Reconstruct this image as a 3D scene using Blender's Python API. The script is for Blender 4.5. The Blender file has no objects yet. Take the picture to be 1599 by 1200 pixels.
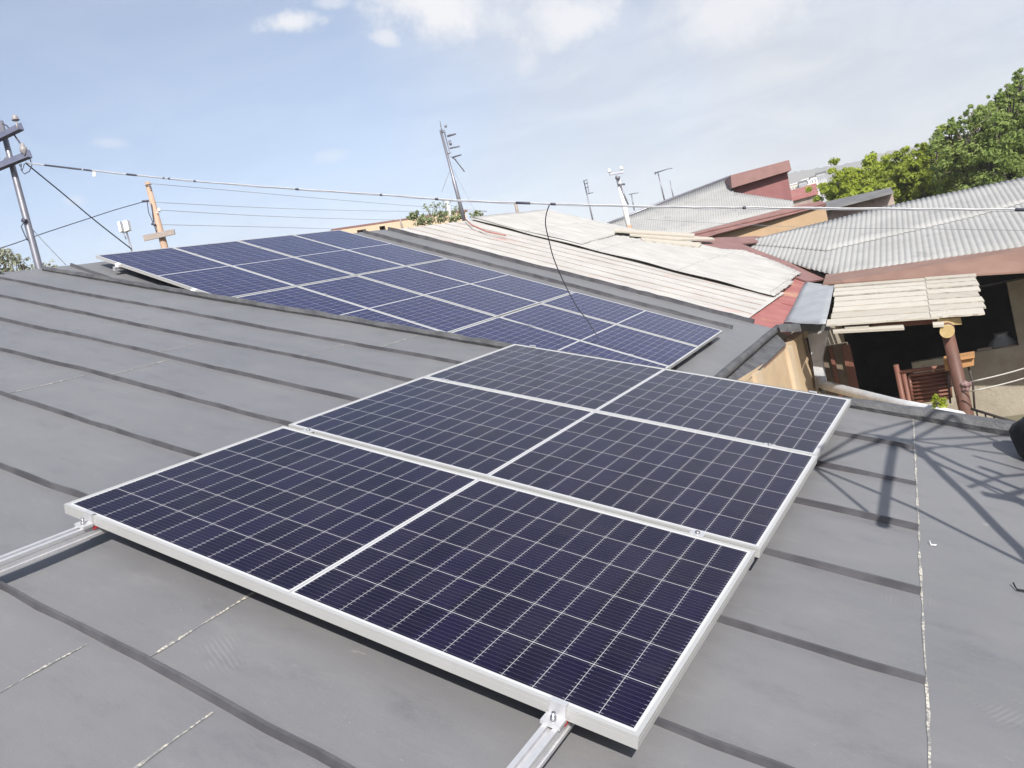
import bpy, bmesh, math, random
from mathutils import Vector, Matrix
random.seed(7)
R = math.radians
scene = bpy.context.scene
COL = scene.collection

# ------------------------------------------------------------------ camera
F = 1236.0; CX, CY = 799.5, 600.0                 # focal length and centre, in pixels of the 1599 px wide photograph
CZ = 4.0
up = Vector((-0.241, -0.967, -0.08)).normalized()  # world up seen from the camera
fw = (Vector((0, 0, 1)) - up * up.z).normalized()
rt = fw.cross(up)
CAM = Vector((0, 0, CZ))
def wdir(c): return Vector((rt.dot(c), fw.dot(c), up.dot(c)))
def wpt(c): return wdir(Vector(c)) + CAM
def ray(x, y): return wdir(Vector(((x - CX) / F, (y - CY) / F, 1.0)))
cam = bpy.data.cameras.new('camera'); camo = bpy.data.objects.new('camera', cam); COL.objects.link(camo)
ex, ey, ez = wdir(Vector((1, 0, 0))), wdir(Vector((0, -1, 0))), wdir(Vector((0, 0, -1)))
camo.matrix_world = Matrix(((ex.x, ey.x, ez.x, CAM.x), (ex.y, ey.y, ez.y, CAM.y), (ex.z, ey.z, ez.z, CAM.z), (0, 0, 0, 1)))
cam.sensor_width = 36; cam.lens = 36 * F / 1599; cam.clip_start = 0.05; cam.clip_end = 8000
scene.camera = camo

# ------------------------------------------------------------------ light and exposure
SUN = Vector((0.16, -1.05, 0.80)).normalized()     # towards the sun
SKY_STRENGTH = 0.105
SUN_STRENGTH = 4.2
scene.view_settings.view_transform = 'Standard'; scene.view_settings.look = 'None'
scene.view_settings.exposure = 0.85; scene.view_settings.gamma = 1.0
sl = bpy.data.lights.new('sun', 'SUN'); slo = bpy.data.objects.new('sun', sl); COL.objects.link(slo)
sl.energy = SUN_STRENGTH; sl.angle = R(0.5); sl.color = (1.0, 0.955, 0.89)
slo.rotation_euler = SUN.to_track_quat('Z', 'Y').to_euler(); slo.location = SUN * 60

world = bpy.data.worlds.new('World'); scene.world = world; world.use_nodes = True
class NT:
    """tiny helper for writing node graphs"""
    def __init__(s, tree): s.t = tree; s.n = tree.nodes; s.l = tree.links
    def node(s, typ, **kw):
        n = s.n.new(typ)
        for k, v in kw.items(): setattr(n, k, v)
        return n
    def put(s, sock, v):
        if hasattr(v, 'is_linked') or isinstance(v, bpy.types.NodeSocket): s.l.new(v, sock)
        else: sock.default_value = v
    def m(s, op, a, b=None, c=None, clamp=False):
        n = s.node('ShaderNodeMath', operation=op); n.use_clamp = clamp
        s.put(n.inputs[0], a)
        if b is not None: s.put(n.inputs[1], b)
        if c is not None: s.put(n.inputs[2], c)
        return n.outputs[0]
    def vm(s, op, a, b=None):
        n = s.node('ShaderNodeVectorMath', operation=op); s.put(n.inputs[0], a)
        if b is not None: s.put(n.inputs[1], b)
        return n.outputs['Value'] if op in ('DOT_PRODUCT', 'LENGTH', 'DISTANCE') else n.outputs[0]
    def mix(s, f, a, b):
        n = s.node('ShaderNodeMix', data_type='RGBA'); s.put(n.inputs[0], f)
        s.put(n.inputs[6], a if not isinstance(a, tuple) else (*a[:3], 1)); s.put(n.inputs[7], b if not isinstance(b, tuple) else (*b[:3], 1))
        return n.outputs[2]
    def ramp(s, v, lo, hi):
        n = s.node('ShaderNodeMapRange', interpolation_type='SMOOTHSTEP'); s.put(n.inputs[0], v); n.inputs[1].default_value = lo; n.inputs[2].default_value = hi
        return n.outputs[0]
    def noise(s, vec, scale, detail=4, rough=0.55, out=0, dist=0.0):
        n = s.node('ShaderNodeTexNoise'); s.put(n.inputs['Vector'], vec); n.inputs['Scale'].default_value = scale
        n.inputs['Detail'].default_value = detail; n.inputs['Roughness'].default_value = rough; n.inputs['Distortion'].default_value = dist
        return n.outputs[out]
    def scale(s, vec, xyz): 
        n = s.node('ShaderNodeMapping'); s.put(n.inputs[0], vec); n.inputs['Scale'].default_value = xyz
        return n.outputs[0]

g = NT(world.node_tree); world.node_tree.nodes.clear()
sky = g.node('ShaderNodeTexSky', sky_type='NISHITA'); sky.sun_disc = False
sky.sun_elevation = math.asin(SUN.z); sky.sun_rotation = math.atan2(SUN.x, SUN.y)
sky.altitude = 900; sky.air_density = 1.0; sky.dust_density = 2.2; sky.ozone_density = 1.2
dirv = g.vm('NORMALIZE', g.node('ShaderNodeTexCoord').outputs['Generated'])
n1 = g.noise(dirv, 11.0, 8, 0.68); n3 = g.noise(dirv, 34.0, 6, 0.66); n2 = g.noise(dirv, 3.2, 5, 0.6)
wob = g.m('SUBTRACT', n1, 0.5); wob3 = g.m('SUBTRACT', n3, 0.5)
def cloud(px, py, rx, ry, tilt, dens, soft=0.95):
    """cumulus puff at a fixed direction of the sky"""
    c = ray(px, py).normalized()
    e1 = (ray(px + math.cos(tilt), py + math.sin(tilt)).normalized() - c).normalized(); e2 = c.cross(e1)
    k = rx / F; q = ry / F
    a = g.m('DIVIDE', g.m('SUBTRACT', g.vm('DOT_PRODUCT', dirv, tuple(e1)), c.dot(e1)), k)
    b = g.m('DIVIDE', g.m('SUBTRACT', g.vm('DOT_PRODUCT', dirv, tuple(e2)), c.dot(e2)), q)
    r = g.m('SQRT', g.m('ADD', g.m('MULTIPLY', a, a), g.m('MULTIPLY', b, b)))
    r = g.m('ADD', g.m('ADD', r, g.m('MULTIPLY', wob, 2.0 if rx > 60 else 1.2)), g.m('MULTIPLY', wob3, 1.0 if rx > 60 else 1.9))
    front = g.ramp(g.vm('DOT_PRODUCT', dirv, tuple(c)), 0.2, 0.5)
    return g.m('MULTIPLY', g.m('MULTIPLY', g.ramp(r, 1.18, 1.18 - soft), dens), front)
clouds = None
for args in [(680, 5, 110, 60, 0.1, 1.0), (460, 36, 48, 16, -0.05, 0.9), (602, 60, 24, 14, 0, 0.7), (900, 28, 90, 44, -0.35, 0.9), (872, 62, 38, 22, -0.4, 0.6),
             (825, 98, 26, 16, -0.5, 0.45), (1170, 8, 140, 56, -0.25, 0.75), (760, 28, 60, 22, 0.3, 0.5), (515, 243, 26, 10, -0.1, 0.3), (172, 223, 24, 7, 0, 0.3), (118, 314, 14, 7, 0, 0.3), (520, 2, 30, 12, 0, 0.5)]:
    c = cloud(*args); clouds = c if clouds is None else g.m('MAXIMUM', clouds, c)
# thin high veil, thickest towards the right of the view and low down
vr = ray(1500, 150).normalized(); zc = g.node('ShaderNodeSeparateXYZ'); g.put(zc.inputs[0], dirv)
veil = g.m('MULTIPLY', g.ramp(g.vm('DOT_PRODUCT', dirv, tuple(vr)), 0.66, 0.97), g.m('ADD', 0.80, g.m('MULTIPLY', g.m('SUBTRACT', n2, 0.5), 1.1)), clamp=True)
low = g.ramp(zc.outputs[2], 0.36, 0.03)
veil = g.m('MAXIMUM', g.m('MAXIMUM', veil, 0.27), g.m('MULTIPLY', low, g.m('ADD', 0.78, g.m('MULTIPLY', g.m('SUBTRACT', n2, 0.5), 0.9))), clamp=True)
wisp = g.noise(g.scale(dirv, (2.0, 5.0, 9.0)), 2.6, 7, 0.62, dist=0.7)
col = g.mix(g.m('MULTIPLY', veil, 0.9), sky.outputs[0], g.mix(g.ramp(wisp, 0.36, 0.68), (3.35, 3.52, 3.88), (4.25, 4.32, 4.45)))
col = g.mix(clouds, col, (5.0, 5.05, 5.2))
bg = g.node('ShaderNodeBackground'); g.put(bg.inputs[0], col); bg.inputs[1].default_value = SKY_STRENGTH
g.l.new(bg.outputs[0], g.node('ShaderNodeOutputWorld').inputs[0])

# ------------------------------------------------------------------ helpers: geometry
def hit(x, y, o, n):
    d = ray(x, y); return CAM + d * ((o - CAM).dot(n) / d.dot(n))
UH = Vector((.8545, -.5195, 0)); VH = Vector((.5195, .8545, 0)); ZU = Vector((0, 0, 1))
def AB(a, b, z): return UH * a + VH * b + ZU * z          # plan axes of the houses: a runs down the roof slopes, b along the ridge
def B(x, y, b): return hit(x, y, VH * b, VH)
def A(x, y, a): return hit(x, y, UH * a, UH)
def D(x, y, d): return CAM + ray(x, y) * d                # point at a distance d in front of the camera
def plane3(p, q, r): 
    n = (q - p).cross(r - p).normalized()
    if n.z < 0: n = -n
    return p, n
class MB:
    def __init__(s): s.v = []; s.f = []; s.mi = []; s.uv = {}; s.sm = []
    def vert(s, p): s.v.append(Vector(p)); return len(s.v) - 1
    def face(s, ids, mi=0, sm=False): s.f.append(tuple(ids)); s.mi.append(mi); s.sm.append(sm)
    def poly(s, pts, mi=0): s.face([s.vert(p) for p in pts], mi)
    def slab(s, pts, off, mi=0):
        """extruded polygon: pts is one face, off the thickness vector"""
        pts = [Vector(p) for p in pts]; off = Vector(off); n = len(pts)
        nn = Vector((0, 0, 0))
        for i in range(n): nn += pts[i].cross(pts[(i + 1) % n])
        if nn.dot(off) > 0: pts = pts[::-1]
        a = [s.vert(p) for p in pts]; b = [s.vert(p + off) for p in pts]
        s.face(a, mi); s.face(b[::-1], mi)
        for i in range(n): j = (i + 1) % n; s.face((a[j], a[i], b[i], b[j]), mi)
    def box(s, lo, hi, fr=None, mi=0):
        """axis box in frame fr = (origin, x, y, z)"""
        o, X, Y, Z = fr or (Vector((0, 0, 0)), Vector((1, 0, 0)), Vector((0, 1, 0)), ZU)
        P = lambda x, y, z: o + X * x + Y * y + Z * z
        s.slab([P(lo[0], lo[1], hi[2]), P(hi[0], lo[1], hi[2]), P(hi[0], hi[1], hi[2]), P(lo[0], hi[1], hi[2])], Z * (lo[2] - hi[2]), mi)
    def tube(s, pts, r, seg=8, mi=0, caps=True):
        pts = [Vector(p) for p in pts]; rs = r if isinstance(r, (list, tuple)) else [r] * len(pts)
        rings = []; t0 = (pts[1] - pts[0]).normalized()
        x = t0.cross(ZU) if abs(t0.z) < 0.95 else t0.cross(Vector((0, 1, 0)))
        x.normalize()
        for i, p in enumerate(pts):
            t = (pts[min(i + 1, len(pts) - 1)] - pts[max(i - 1, 0)]).normalized()
            x = (x - t * x.dot(t)).normalized(); y = t.cross(x)
            rings.append([s.vert(p + (x * math.cos(2 * math.pi * k / seg) + y * math.sin(2 * math.pi * k / seg)) * rs[i]) for k in range(seg)])
        for a, b in zip(rings, rings[1:]):
            for k in range(seg): s.face((a[k], a[(k + 1) % seg], b[(k + 1) % seg], b[k]), mi, True)
        if caps: s.face(rings[0][::-1], mi); s.face(rings[-1], mi)
    def lathe(s, base, axis, prof, seg=14, mi=0):
        """prof: list of (height, radius) along axis"""
        axis = Vector(axis).normalized(); x = axis.orthogonal().normalized(); y = axis.cross(x); rings = []
        for h, r in prof: rings.append([s.vert(Vector(base) + axis * h + (x * math.cos(2 * math.pi * k / seg) + y * math.sin(2 * math.pi * k / seg)) * max(r, 1e-4)) for k in range(seg)])
        for a, b in zip(rings, rings[1:]):
            for k in range(seg): s.face((a[k], a[(k + 1) % seg], b[(k + 1) % seg], b[k]), mi, True)
        s.face(rings[0][::-1], mi); s.face(rings[-1], mi)
def rootloc(o):
    while o.parent: o = o.parent
    return o.matrix_basis
def tag(o, label=None, cat=None, group=None, kind=None):
    if label: o['label'] = label
    if cat: o['category'] = cat
    if group: o['group'] = group
    if kind: o['kind'] = kind
    return o
def build(name, mb, mats, parent=None, local=False, origin=None, bevel=0, solid=0):
    """link a mesh builder as ONE mesh object; vertices are world points unless local"""
    me = bpy.data.meshes.new(name)
    if parent is not None and not local: inv = rootloc(parent).inverted(); vs = [inv @ v for v in mb.v]
    elif origin is not None: vs = [v - origin for v in mb.v]
    else: vs = mb.v
    me.from_pydata([tuple(v) for v in vs], [], mb.f)
    for m in (mats if isinstance(mats, (list, tuple)) else [mats]): me.materials.append(m)
    me.polygons.foreach_set('material_index', mb.mi); me.polygons.foreach_set('use_smooth', mb.sm)
    if mb.uv:
        ul = me.uv_layers.new(name='UVMap')
        for lp in me.loops: ul.data[lp.index].uv = mb.uv.get(lp.vertex_index, (0, 0))
    me.update()
    o = bpy.data.objects.new(name, me); COL.objects.link(o)
    if parent is not None: o.parent = parent
    if origin is not None: o.location = origin
    if bevel:
        b = o.modifiers.new('bevel', 'BEVEL'); b.width = bevel; b.segments = 2; b.limit_method = 'ANGLE'
    if solid:
        b = o.modifiers.new('solid', 'SOLIDIFY'); b.thickness = solid; b.offset = -1
    return o
def empty(name, loc, label=None, cat=None, group=None, basis=None):
    o = bpy.data.objects.new(name, None); COL.objects.link(o); o.empty_display_size = 0.1
    if basis: 
        x, y, z = basis
        o.matrix_basis = Matrix(((x.x, y.x, z.x, loc.x), (x.y, y.y, z.y, loc.y), (x.z, y.z, z.z, loc.z), (0, 0, 0, 1)))
    else: o.matrix_basis = Matrix.Translation(loc)
    return tag(o, label, cat, group)
def copy_tree(o, parent=None):
    c = o.copy(); COL.objects.link(c)
    if parent is not None: c.parent = parent
    for ch in [q for q in COL.objects if q.parent == o]: copy_tree(ch, c)
    return c
def rnd(a, b): return random.uniform(a, b)

# ------------------------------------------------------------------ helpers: materials
def material(name):
    m = bpy.data.materials.new(name); m.use_nodes = True; t = NT(m.node_tree); b = m.node_tree.nodes['Principled BSDF']
    return m, t, b
def mat(name, c, c2=None, rough=0.7, metal=0.0, scale=3.0, bump=0.0, bscale=None, stretch=None, spec=0.4, detail=5, lo=0.35, hi=0.65, c3=None, s3=0.6):
    m, t, b = material(name)
    co = t.node('ShaderNodeTexCoord').outputs['Object']
    v = t.scale(co, stretch) if stretch else co
    if c2:
        k = t.ramp(t.noise(v, scale, detail, 0.6), lo, hi); colr = t.mix(k, c, c2)
        if c3: colr = t.mix(t.ramp(t.noise(v, scale * s3, 6, 0.65), 0.55, 0.72), colr, c3)
        t.put(b.inputs['Base Color'], colr)
        t.put(b.inputs['Roughness'], t.m('ADD', rough - 0.06, t.m('MULTIPLY', k, 0.12)))
    else: b.inputs['Base Color'].default_value = (*c, 1); b.inputs['Roughness'].default_value = rough
    b.inputs['Metallic'].default_value = metal; b.inputs['Specular IOR Level'].default_value = spec
    if bump:
        bn = t.node('ShaderNodeBump'); bn.inputs['Strength'].default_value = bump; bn.inputs['Distance'].default_value = 0.02
        t.put(bn.inputs['Height'], t.noise(v, bscale or scale * 6, 5, 0.6)); t.put(b.inputs['Normal'], bn.outputs[0])
    return m

def make_roof_paint():
    """worn grey paint on sheet metal; UV are metres down the slope and along the ridge"""
    m, t, b = material('grey_roof_paint')
    uv = t.node('ShaderNodeTexCoord').outputs['UV']
    big = t.noise(uv, 0.7, 4, 0.55); mid = t.noise(t.scale(uv, (1.0, 2.2, 1)), 3.0, 7, 0.7); fine = t.noise(uv, 85, 4, 0.7); grit = t.noise(uv, 320, 2, 0.6)
    c = t.mix(t.ramp(big, 0.3, 0.7), (0.148, 0.149, 0.158), (0.180, 0.179, 0.184))
    c = t.mix(t.m('MULTIPLY', t.ramp(mid, 0.5, 0.78), 0.55), c, (0.215, 0.213, 0.212))
    c = t.mix(t.m('MULTIPLY', t.ramp(mid, 0.5, 0.28), 0.5), c, (0.103, 0.104, 0.114))
    c = t.mix(t.m('MULTIPLY', t.ramp(fine, 0.35, 0.68), 0.30), c, (0.175, 0.174, 0.176))
    c = t.mix(t.m('MULTIPLY', t.ramp(grit, 0.52, 0.70), 0.35), c, (0.088, 0.088, 0.095))
    # water marks: tide lines running down the slope
    tide = t.noise(t.scale(uv, (0.55, 5.0, 1)), 2.4, 5, 0.6, dist=0.8)
    c = t.mix(t.m('MULTIPLY', t.ramp(t.m('ABSOLUTE', t.m('SUBTRACT', tide, 0.52)), 0.014, 0.0), 0.28), c, (0.20, 0.197, 0.19))
    # dusty boot treads
    v2 = t.node('ShaderNodeTexVoronoi'); t.put(v2.inputs['Vector'], uv); v2.inputs['Scale'].default_value = 2.3
    rot = t.node('ShaderNodeVectorRotate', rotation_type='Z_AXIS'); t.put(rot.inputs['Vector'], uv); sc_ = t.node('ShaderNodeSeparateXYZ'); t.put(sc_.inputs[0], v2.outputs['Color']); t.put(rot.inputs['Angle'], t.m('MULTIPLY', sc_.outputs[0], 6.28))
    wv = t.node('ShaderNodeTexWave', wave_type='BANDS'); t.put(wv.inputs['Vector'], rot.outputs[0]); wv.inputs['Scale'].default_value = 22; wv.inputs['Distortion'].default_value = 1.2
    tread = t.m('MULTIPLY', t.m('MULTIPLY', t.ramp(wv.outputs['Fac'], 0.55, 0.85), t.ramp(v2.outputs['Distance'], 0.30, 0.16)), t.m('MULTIPLY', t.m('GREATER_THAN', sc_.outputs[1], 0.52), t.ramp(t.noise(uv, 9, 3), 0.42, 0.62)))
    c = t.mix(t.m('MULTIPLY', tread, 0.40), c, (0.25, 0.245, 0.235))
    # pale specks and scuffs
    vo = t.node('ShaderNodeTexVoronoi'); t.put(vo.inputs['Vector'], t.vm('ADD', uv, t.vm('SCALE', t.noise(uv, 30, 2, 0.5, out=1)))); vo.inputs['Scale'].default_value = 5.5
    sp = t.m('MULTIPLY', t.ramp(vo.outputs['Distance'], 0.065, 0.03), t.ramp(t.noise(uv, 2.1, 3), 0.5, 0.62))
    v3 = t.node('ShaderNodeTexVoronoi'); t.put(v3.inputs['Vector'], t.vm('ADD', uv, t.vm('SCALE', t.noise(uv, 55, 2, 0.5, out=1)))); v3.inputs['Scale'].default_value = 13.0
    s3_ = t.node('ShaderNodeSeparateXYZ'); t.put(s3_.inputs[0], v3.outputs['Color'])
    sp = t.m('MAXIMUM', sp, t.m('MULTIPLY', t.ramp(v3.outputs['Distance'], 0.075, 0.035), t.m('GREATER_THAN', s3_.outputs[0], 0.80)))
    sc = t.m('MULTIPLY', t.ramp(t.noise(t.scale(uv, (3, 14, 1)), 3.2, 6, 0.7, dist=0.6), 0.66, 0.74), t.ramp(t.noise(uv, 1.2, 2), 0.38, 0.55))
    c = t.mix(t.m('MULTIPLY', sp, 0.8), c, (0.50, 0.48, 0.45)); c = t.mix(t.m('MULTIPLY', sc, 0.65), c, (0.36, 0.35, 0.335))
    t.put(b.inputs['Base Color'], c); t.put(b.inputs['Roughness'], t.m('ADD', 0.40, t.m('MULTIPLY', mid, 0.16))); b.inputs['Specular IOR Level'].default_value = 0.5
    bn = t.node('ShaderNodeBump'); bn.inputs['Strength'].default_value = 0.22; bn.inputs['Distance'].default_value = 0.03
    t.put(bn.inputs['Height'], t.m('ADD', t.noise(t.scale(uv, (1, 1.6, 1)), 2.0, 2, 0.45), t.m('MULTIPLY', fine, 0.05))); t.put(b.inputs['Normal'], bn.outputs[0])
    return m
def make_scuff():
    """paint worn to pale primer along a sheet joint"""
    m, t, b = material('scuffed_joint')
    co = t.node('ShaderNodeTexCoord').outputs['UV']
    k = t.ramp(t.noise(t.scale(co, (1, 1, 1)), 12, 6, 0.75), 0.38, 0.54); k2 = t.ramp(t.noise(co, 90, 3, 0.6), 0.4, 0.6)
    c = t.mix(t.m('MULTIPLY', k, k2), (0.175, 0.174, 0.176), (0.56, 0.525, 0.44)); t.put(b.inputs['Base Color'], c); b.inputs['Roughness'].default_value = 0.75
    return m
def make_cells(Lg, Sg, ca, cb):
    """24 x 6 half-cut cells, white back sheet showing between, fine wires across"""
    m, t, b = material('solar_cells')
    sep = t.node('ShaderNodeSeparateXYZ'); t.put(sep.inputs[0], t.node('ShaderNodeTexCoord').outputs['Object'])
    x, y = sep.outputs[0], sep.outputs[1]
    ex_, ey_ = 0.009, 0.010; gap = 0.018
    cw = (Lg - 2 * ex_ - gap) / 24; ch = (Sg - 2 * ey_) / 6
    xa = t.m('ABSOLUTE', t.m('SUBTRACT', x, Lg / 2))                     # mirror about the middle
    xc = t.m('SUBTRACT', xa, gap / 2); yc = t.m('SUBTRACT', y, ey_)
    fx = t.m('MULTIPLY', t.m('FRACT', t.m('DIVIDE', xc, cw)), cw); fy = t.m('MULTIPLY', t.m('FRACT', t.m('DIVIDE', yc, ch)), ch)
    dx = t.m('MINIMUM', fx, t.m('SUBTRACT', cw, fx)); dy = t.m('MINIMUM', fy, t.m('SUBTRACT', ch, fy))
    inx = t.m('MULTIPLY', t.m('GREATER_THAN', xc, 0.0), t.m('LESS_THAN', xc, 12 * cw)); iny = t.m('MULTIPLY', t.m('GREATER_THAN', yc, 0.0), t.m('LESS_THAN', yc, 6 * ch))
    cell = t.m('MULTIPLY', t.m('MULTIPLY', inx, iny), t.m('MULTIPLY', t.m('GREATER_THAN', dx, 0.0006), t.m('GREATER_THAN', dy, 0.0010)))
    idx = t.node('ShaderNodeCombineXYZ'); t.put(idx.inputs[0], t.m('FLOOR', t.m('DIVIDE', t.m('SUBTRACT', x, ex_), cw))); t.put(idx.inputs[1], t.m('FLOOR', t.m('DIVIDE', yc, ch)))
    wn = t.node('ShaderNodeTexWhiteNoise', noise_dimensions='4D'); t.put(wn.inputs['Vector'], idx.outputs[0])
    oi = t.node('ShaderNodeObjectInfo'); t.put(wn.inputs['W'], t.m('MULTIPLY', oi.outputs['Random'], 37.0))
    cc = t.mix(wn.outputs[0], ca, cb)
    wires = t.m('LESS_THAN', t.m('ABSOLUTE', t.m('SUBTRACT', t.m('FRACT', t.m('DIVIDE', fy, ch / 10)), 0.5)), 0.045)
    pads = t.m('MULTIPLY', t.m('LESS_THAN', t.m('ABSOLUTE', t.m('SUBTRACT', t.m('FRACT', t.m('DIVIDE', fy, ch / 10)), 0.5)), 0.09), t.m('LESS_THAN', dx, 0.009))
    cc = t.mix(t.m('MULTIPLY', wires, 0.12), cc, (0.30, 0.30, 0.33)); cc = t.mix(t.m('MULTIPLY', pads, 0.28), cc, (0.40, 0.40, 0.42))
    mid = t.m('LESS_THAN', xa, 0.0030)
    back = t.mix(t.m('MULTIPLY', mid, 0.6), (0.50, 0.50, 0.50), (0.22, 0.22, 0.22))
    col_ = t.mix(cell, back, cc)
    dust = t.noise(t.node('ShaderNodeTexCoord').outputs['Object'], 3.0, 5, 0.6)
    col_ = t.mix(t.m('MULTIPLY', t.ramp(dust, 0.4, 0.75), 0.014), col_, (0.5, 0.47, 0.43))
    vo = t.node('ShaderNodeTexVoronoi'); t.put(vo.inputs['Vector'], t.vm('ADD', t.node('ShaderNodeTexCoord').outputs['Object'], t.vm('SCALE', oi.outputs['Location']))); vo.inputs['Scale'].default_value = 9.0
    vs = t.node('ShaderNodeSeparateXYZ'); t.put(vs.inputs[0], vo.outputs['Color'])
    spk = t.m('MULTIPLY', t.ramp(vo.outputs['Distance'], 0.030, 0.012), t.m('GREATER_THAN', vs.outputs[0], 0.72)); col_ = t.mix(t.m('MULTIPLY', spk, 0.5), col_, (0.42, 0.40, 0.37))
    run = t.ramp(t.noise(t.scale(t.node('ShaderNodeTexCoord').outputs['Object'], (0.8, 9.0, 1)), 2.0, 5, 0.65), 0.52, 0.75); col_ = t.mix(t.m('MULTIPLY', run, 0.012), col_, (0.5, 0.46, 0.40))
    t.put(b.inputs['Base Color'], col_); b.inputs['Specular IOR Level'].default_value = 0.34; b.inputs['IOR'].default_value = 1.45; b.inputs['Specular Tint'].default_value = (0.50, 0.47, 1.0, 1)
    t.put(b.inputs['Roughness'], t.m('ADD', 0.10, t.m('MULTIPLY', dust, 0.12)))
    return m
def leaf_mat(name, ca, cb, trans=0.25):
    m, t, b = material(name)
    ge = t.node('ShaderNodeNewGeometry'); co = t.node('ShaderNodeTexCoord').outputs['Object']
    k = t.m('MULTIPLY', t.m('ADD', ge.outputs['Random Per Island'], t.ramp(t.noise(co, 0.7, 3), 0.3, 0.7)), 0.5)
    c = t.mix(k, ca, cb); t.put(b.inputs['Base Color'], c); b.inputs['Roughness'].default_value = 0.6; b.inputs['Specular IOR Level'].default_value = 0.25
    tr = t.node('ShaderNodeBsdfTranslucent'); t.put(tr.inputs[0], c); mx = t.node('ShaderNodeMixShader'); mx.inputs[0].default_value = trans
    out = m.node_tree.nodes['Material Output']; t.l.new(b.outputs[0], mx.inputs[1]); t.l.new(tr.outputs[0], mx.inputs[2]); t.l.new(mx.outputs[0], out.inputs[0])
    return m
def brick_mat(name, c1, c2, mortar, scale, rough=0.9, bw=0.5, rh=0.25):
    m, t, b = material(name); co = t.node('ShaderNodeTexCoord').outputs['UV']
    br = t.node('ShaderNodeTexBrick'); t.put(br.inputs['Vector'], t.vm('ADD', co, t.vm('SCALE', t.noise(co, 6, 2, out=1)))); br.inputs['Color1'].default_value = (*c1, 1); br.inputs['Color2'].default_value = (*c2, 1); br.inputs['Mortar'].default_value = (*mortar, 1)
    br.inputs['Scale'].default_value = scale; br.inputs['Brick Width'].default_value = bw; br.inputs['Row Height'].default_value = rh; br.inputs['Mortar Size'].default_value = 0.02
    k = t.noise(co, 5, 5); t.put(b.inputs['Base Color'], t.mix(t.m('MULTIPLY', k, 0.5), br.outputs[0], mortar)); b.inputs['Roughness'].default_value = rough
    return m

M = {}
M['roof'] = make_roof_paint(); M['scuff'] = make_scuff()
M['roof_dark'] = mat('weathered_flashing', (0.065, 0.066, 0.071), (0.105, 0.106, 0.11), 0.65, scale=7, bump=0.8, bscale=16)
M['seam'] = mat('seam_paint', (0.058, 0.057, 0.064), (0.092, 0.091, 0.099), 0.62, scale=5)
M['alu'] = mat('anodised_aluminium', (0.52, 0.52, 0.51), (0.48, 0.48, 0.47), 0.42, 0.35, scale=4)
M['rail'] = mat('mill_aluminium', (0.62, 0.62, 0.63), (0.55, 0.55, 0.57), 0.42, 0.5, scale=25, stretch=(1, 1, 1))
M['bolt'] = mat('steel_bolt', (0.35, 0.35, 0.36), rough=0.35, metal=0.9)
M['red'] = mat('red_tag', (0.55, 0.05, 0.06), rough=0.5)
M['white_roof'] = mat('chalky_white_sheet', (0.47, 0.455, 0.43), (0.41, 0.393, 0.37), 0.85, scale=1.6, stretch=(1, 1, 1), c3=(0.46, 0.30, 0.27), s3=0.55, bump=0.2)
M['oldseam'] = mat('stained_seam', (0.27, 0.24, 0.22), (0.36, 0.325, 0.30), 0.85, scale=3)
M['asbestos'] = mat('old_fibre_cement', (0.43, 0.422, 0.40), (0.36, 0.355, 0.34), 0.9, scale=1.3, bump=0.25, c3=(0.30, 0.295, 0.285), s3=1.4)
def cement():
    m, t, b = material('streaked_cement'); uv = t.node('ShaderNodeTexCoord').outputs['UV']
    st_ = t.noise(t.scale(uv, (0.7, 7.0, 1)), 2.2, 6, 0.65); bl = t.noise(uv, 1.1, 4); fi = t.noise(uv, 30, 3)
    c = t.mix(t.ramp(st_, 0.34, 0.66), (0.325, 0.318, 0.304), (0.425, 0.416, 0.398)); c = t.mix(t.m('MULTIPLY', t.ramp(bl, 0.5, 0.7), 0.5), c, (0.355, 0.349, 0.337))
    c = t.mix(t.m('MULTIPLY', t.ramp(fi, 0.55, 0.75), 0.3), c, (0.30, 0.29, 0.275))
    sp = t.node('ShaderNodeSeparateXYZ'); t.put(sp.inputs[0], uv); row_ = t.m('FLOOR', t.m('DIVIDE', sp.outputs[1], 0.92)); uu = t.m('ADD', sp.outputs[0], t.m('MULTIPLY', t.m('SINE', t.m('MULTIPLY', row_, 12.9)), 0.35))
    lap = t.m('LESS_THAN', t.m('FRACT', t.m('DIVIDE', uu, 1.62)), 0.007); c = t.mix(t.m('MULTIPLY', lap, t.ramp(fi, 0.3, 0.5)), c, (0.16, 0.155, 0.15))
    t.put(b.inputs['Base Color'], c); b.inputs['Roughness'].default_value = 0.9; return m
M['asbestos'] = cement()
M['asb_grey'] = mat('grey_fibre_cement', (0.345, 0.344, 0.333), (0.305, 0.304, 0.295), 0.9, scale=1.1, bump=0.1, c3=(0.25, 0.248, 0.24), s3=1.8)
M['rust_red'] = mat('faded_red_sheet', (0.34, 0.135, 0.12), (0.29, 0.105, 0.095), 0.7, scale=2.5, c3=(0.42, 0.24, 0.16), s3=0.7)
M['maroon'] = mat('maroon_sheet', (0.20, 0.075, 0.075), (0.25, 0.105, 0.10), 0.65, scale=2.0, bump=0.15)
M['maroon_light'] = mat('maroon_fascia', (0.20, 0.105, 0.095), (0.25, 0.14, 0.125), 0.65, scale=2.0)
M['brown_sheet'] = mat('brown_sheet', (0.20, 0.118, 0.09), (0.245, 0.15, 0.115), 0.65, scale=1.6, bump=0.1)
M['grey_sheet'] = mat('galvanised_sheet', (0.35, 0.365, 0.38), (0.30, 0.315, 0.33), 0.55, 0.1, scale=2.2, bump=0.1)
M['plaster'] = mat('peach_plaster', (0.50, 0.375, 0.24), (0.43, 0.32, 0.205), 0.9, scale=2.4, bump=0.25, bscale=40)
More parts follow.
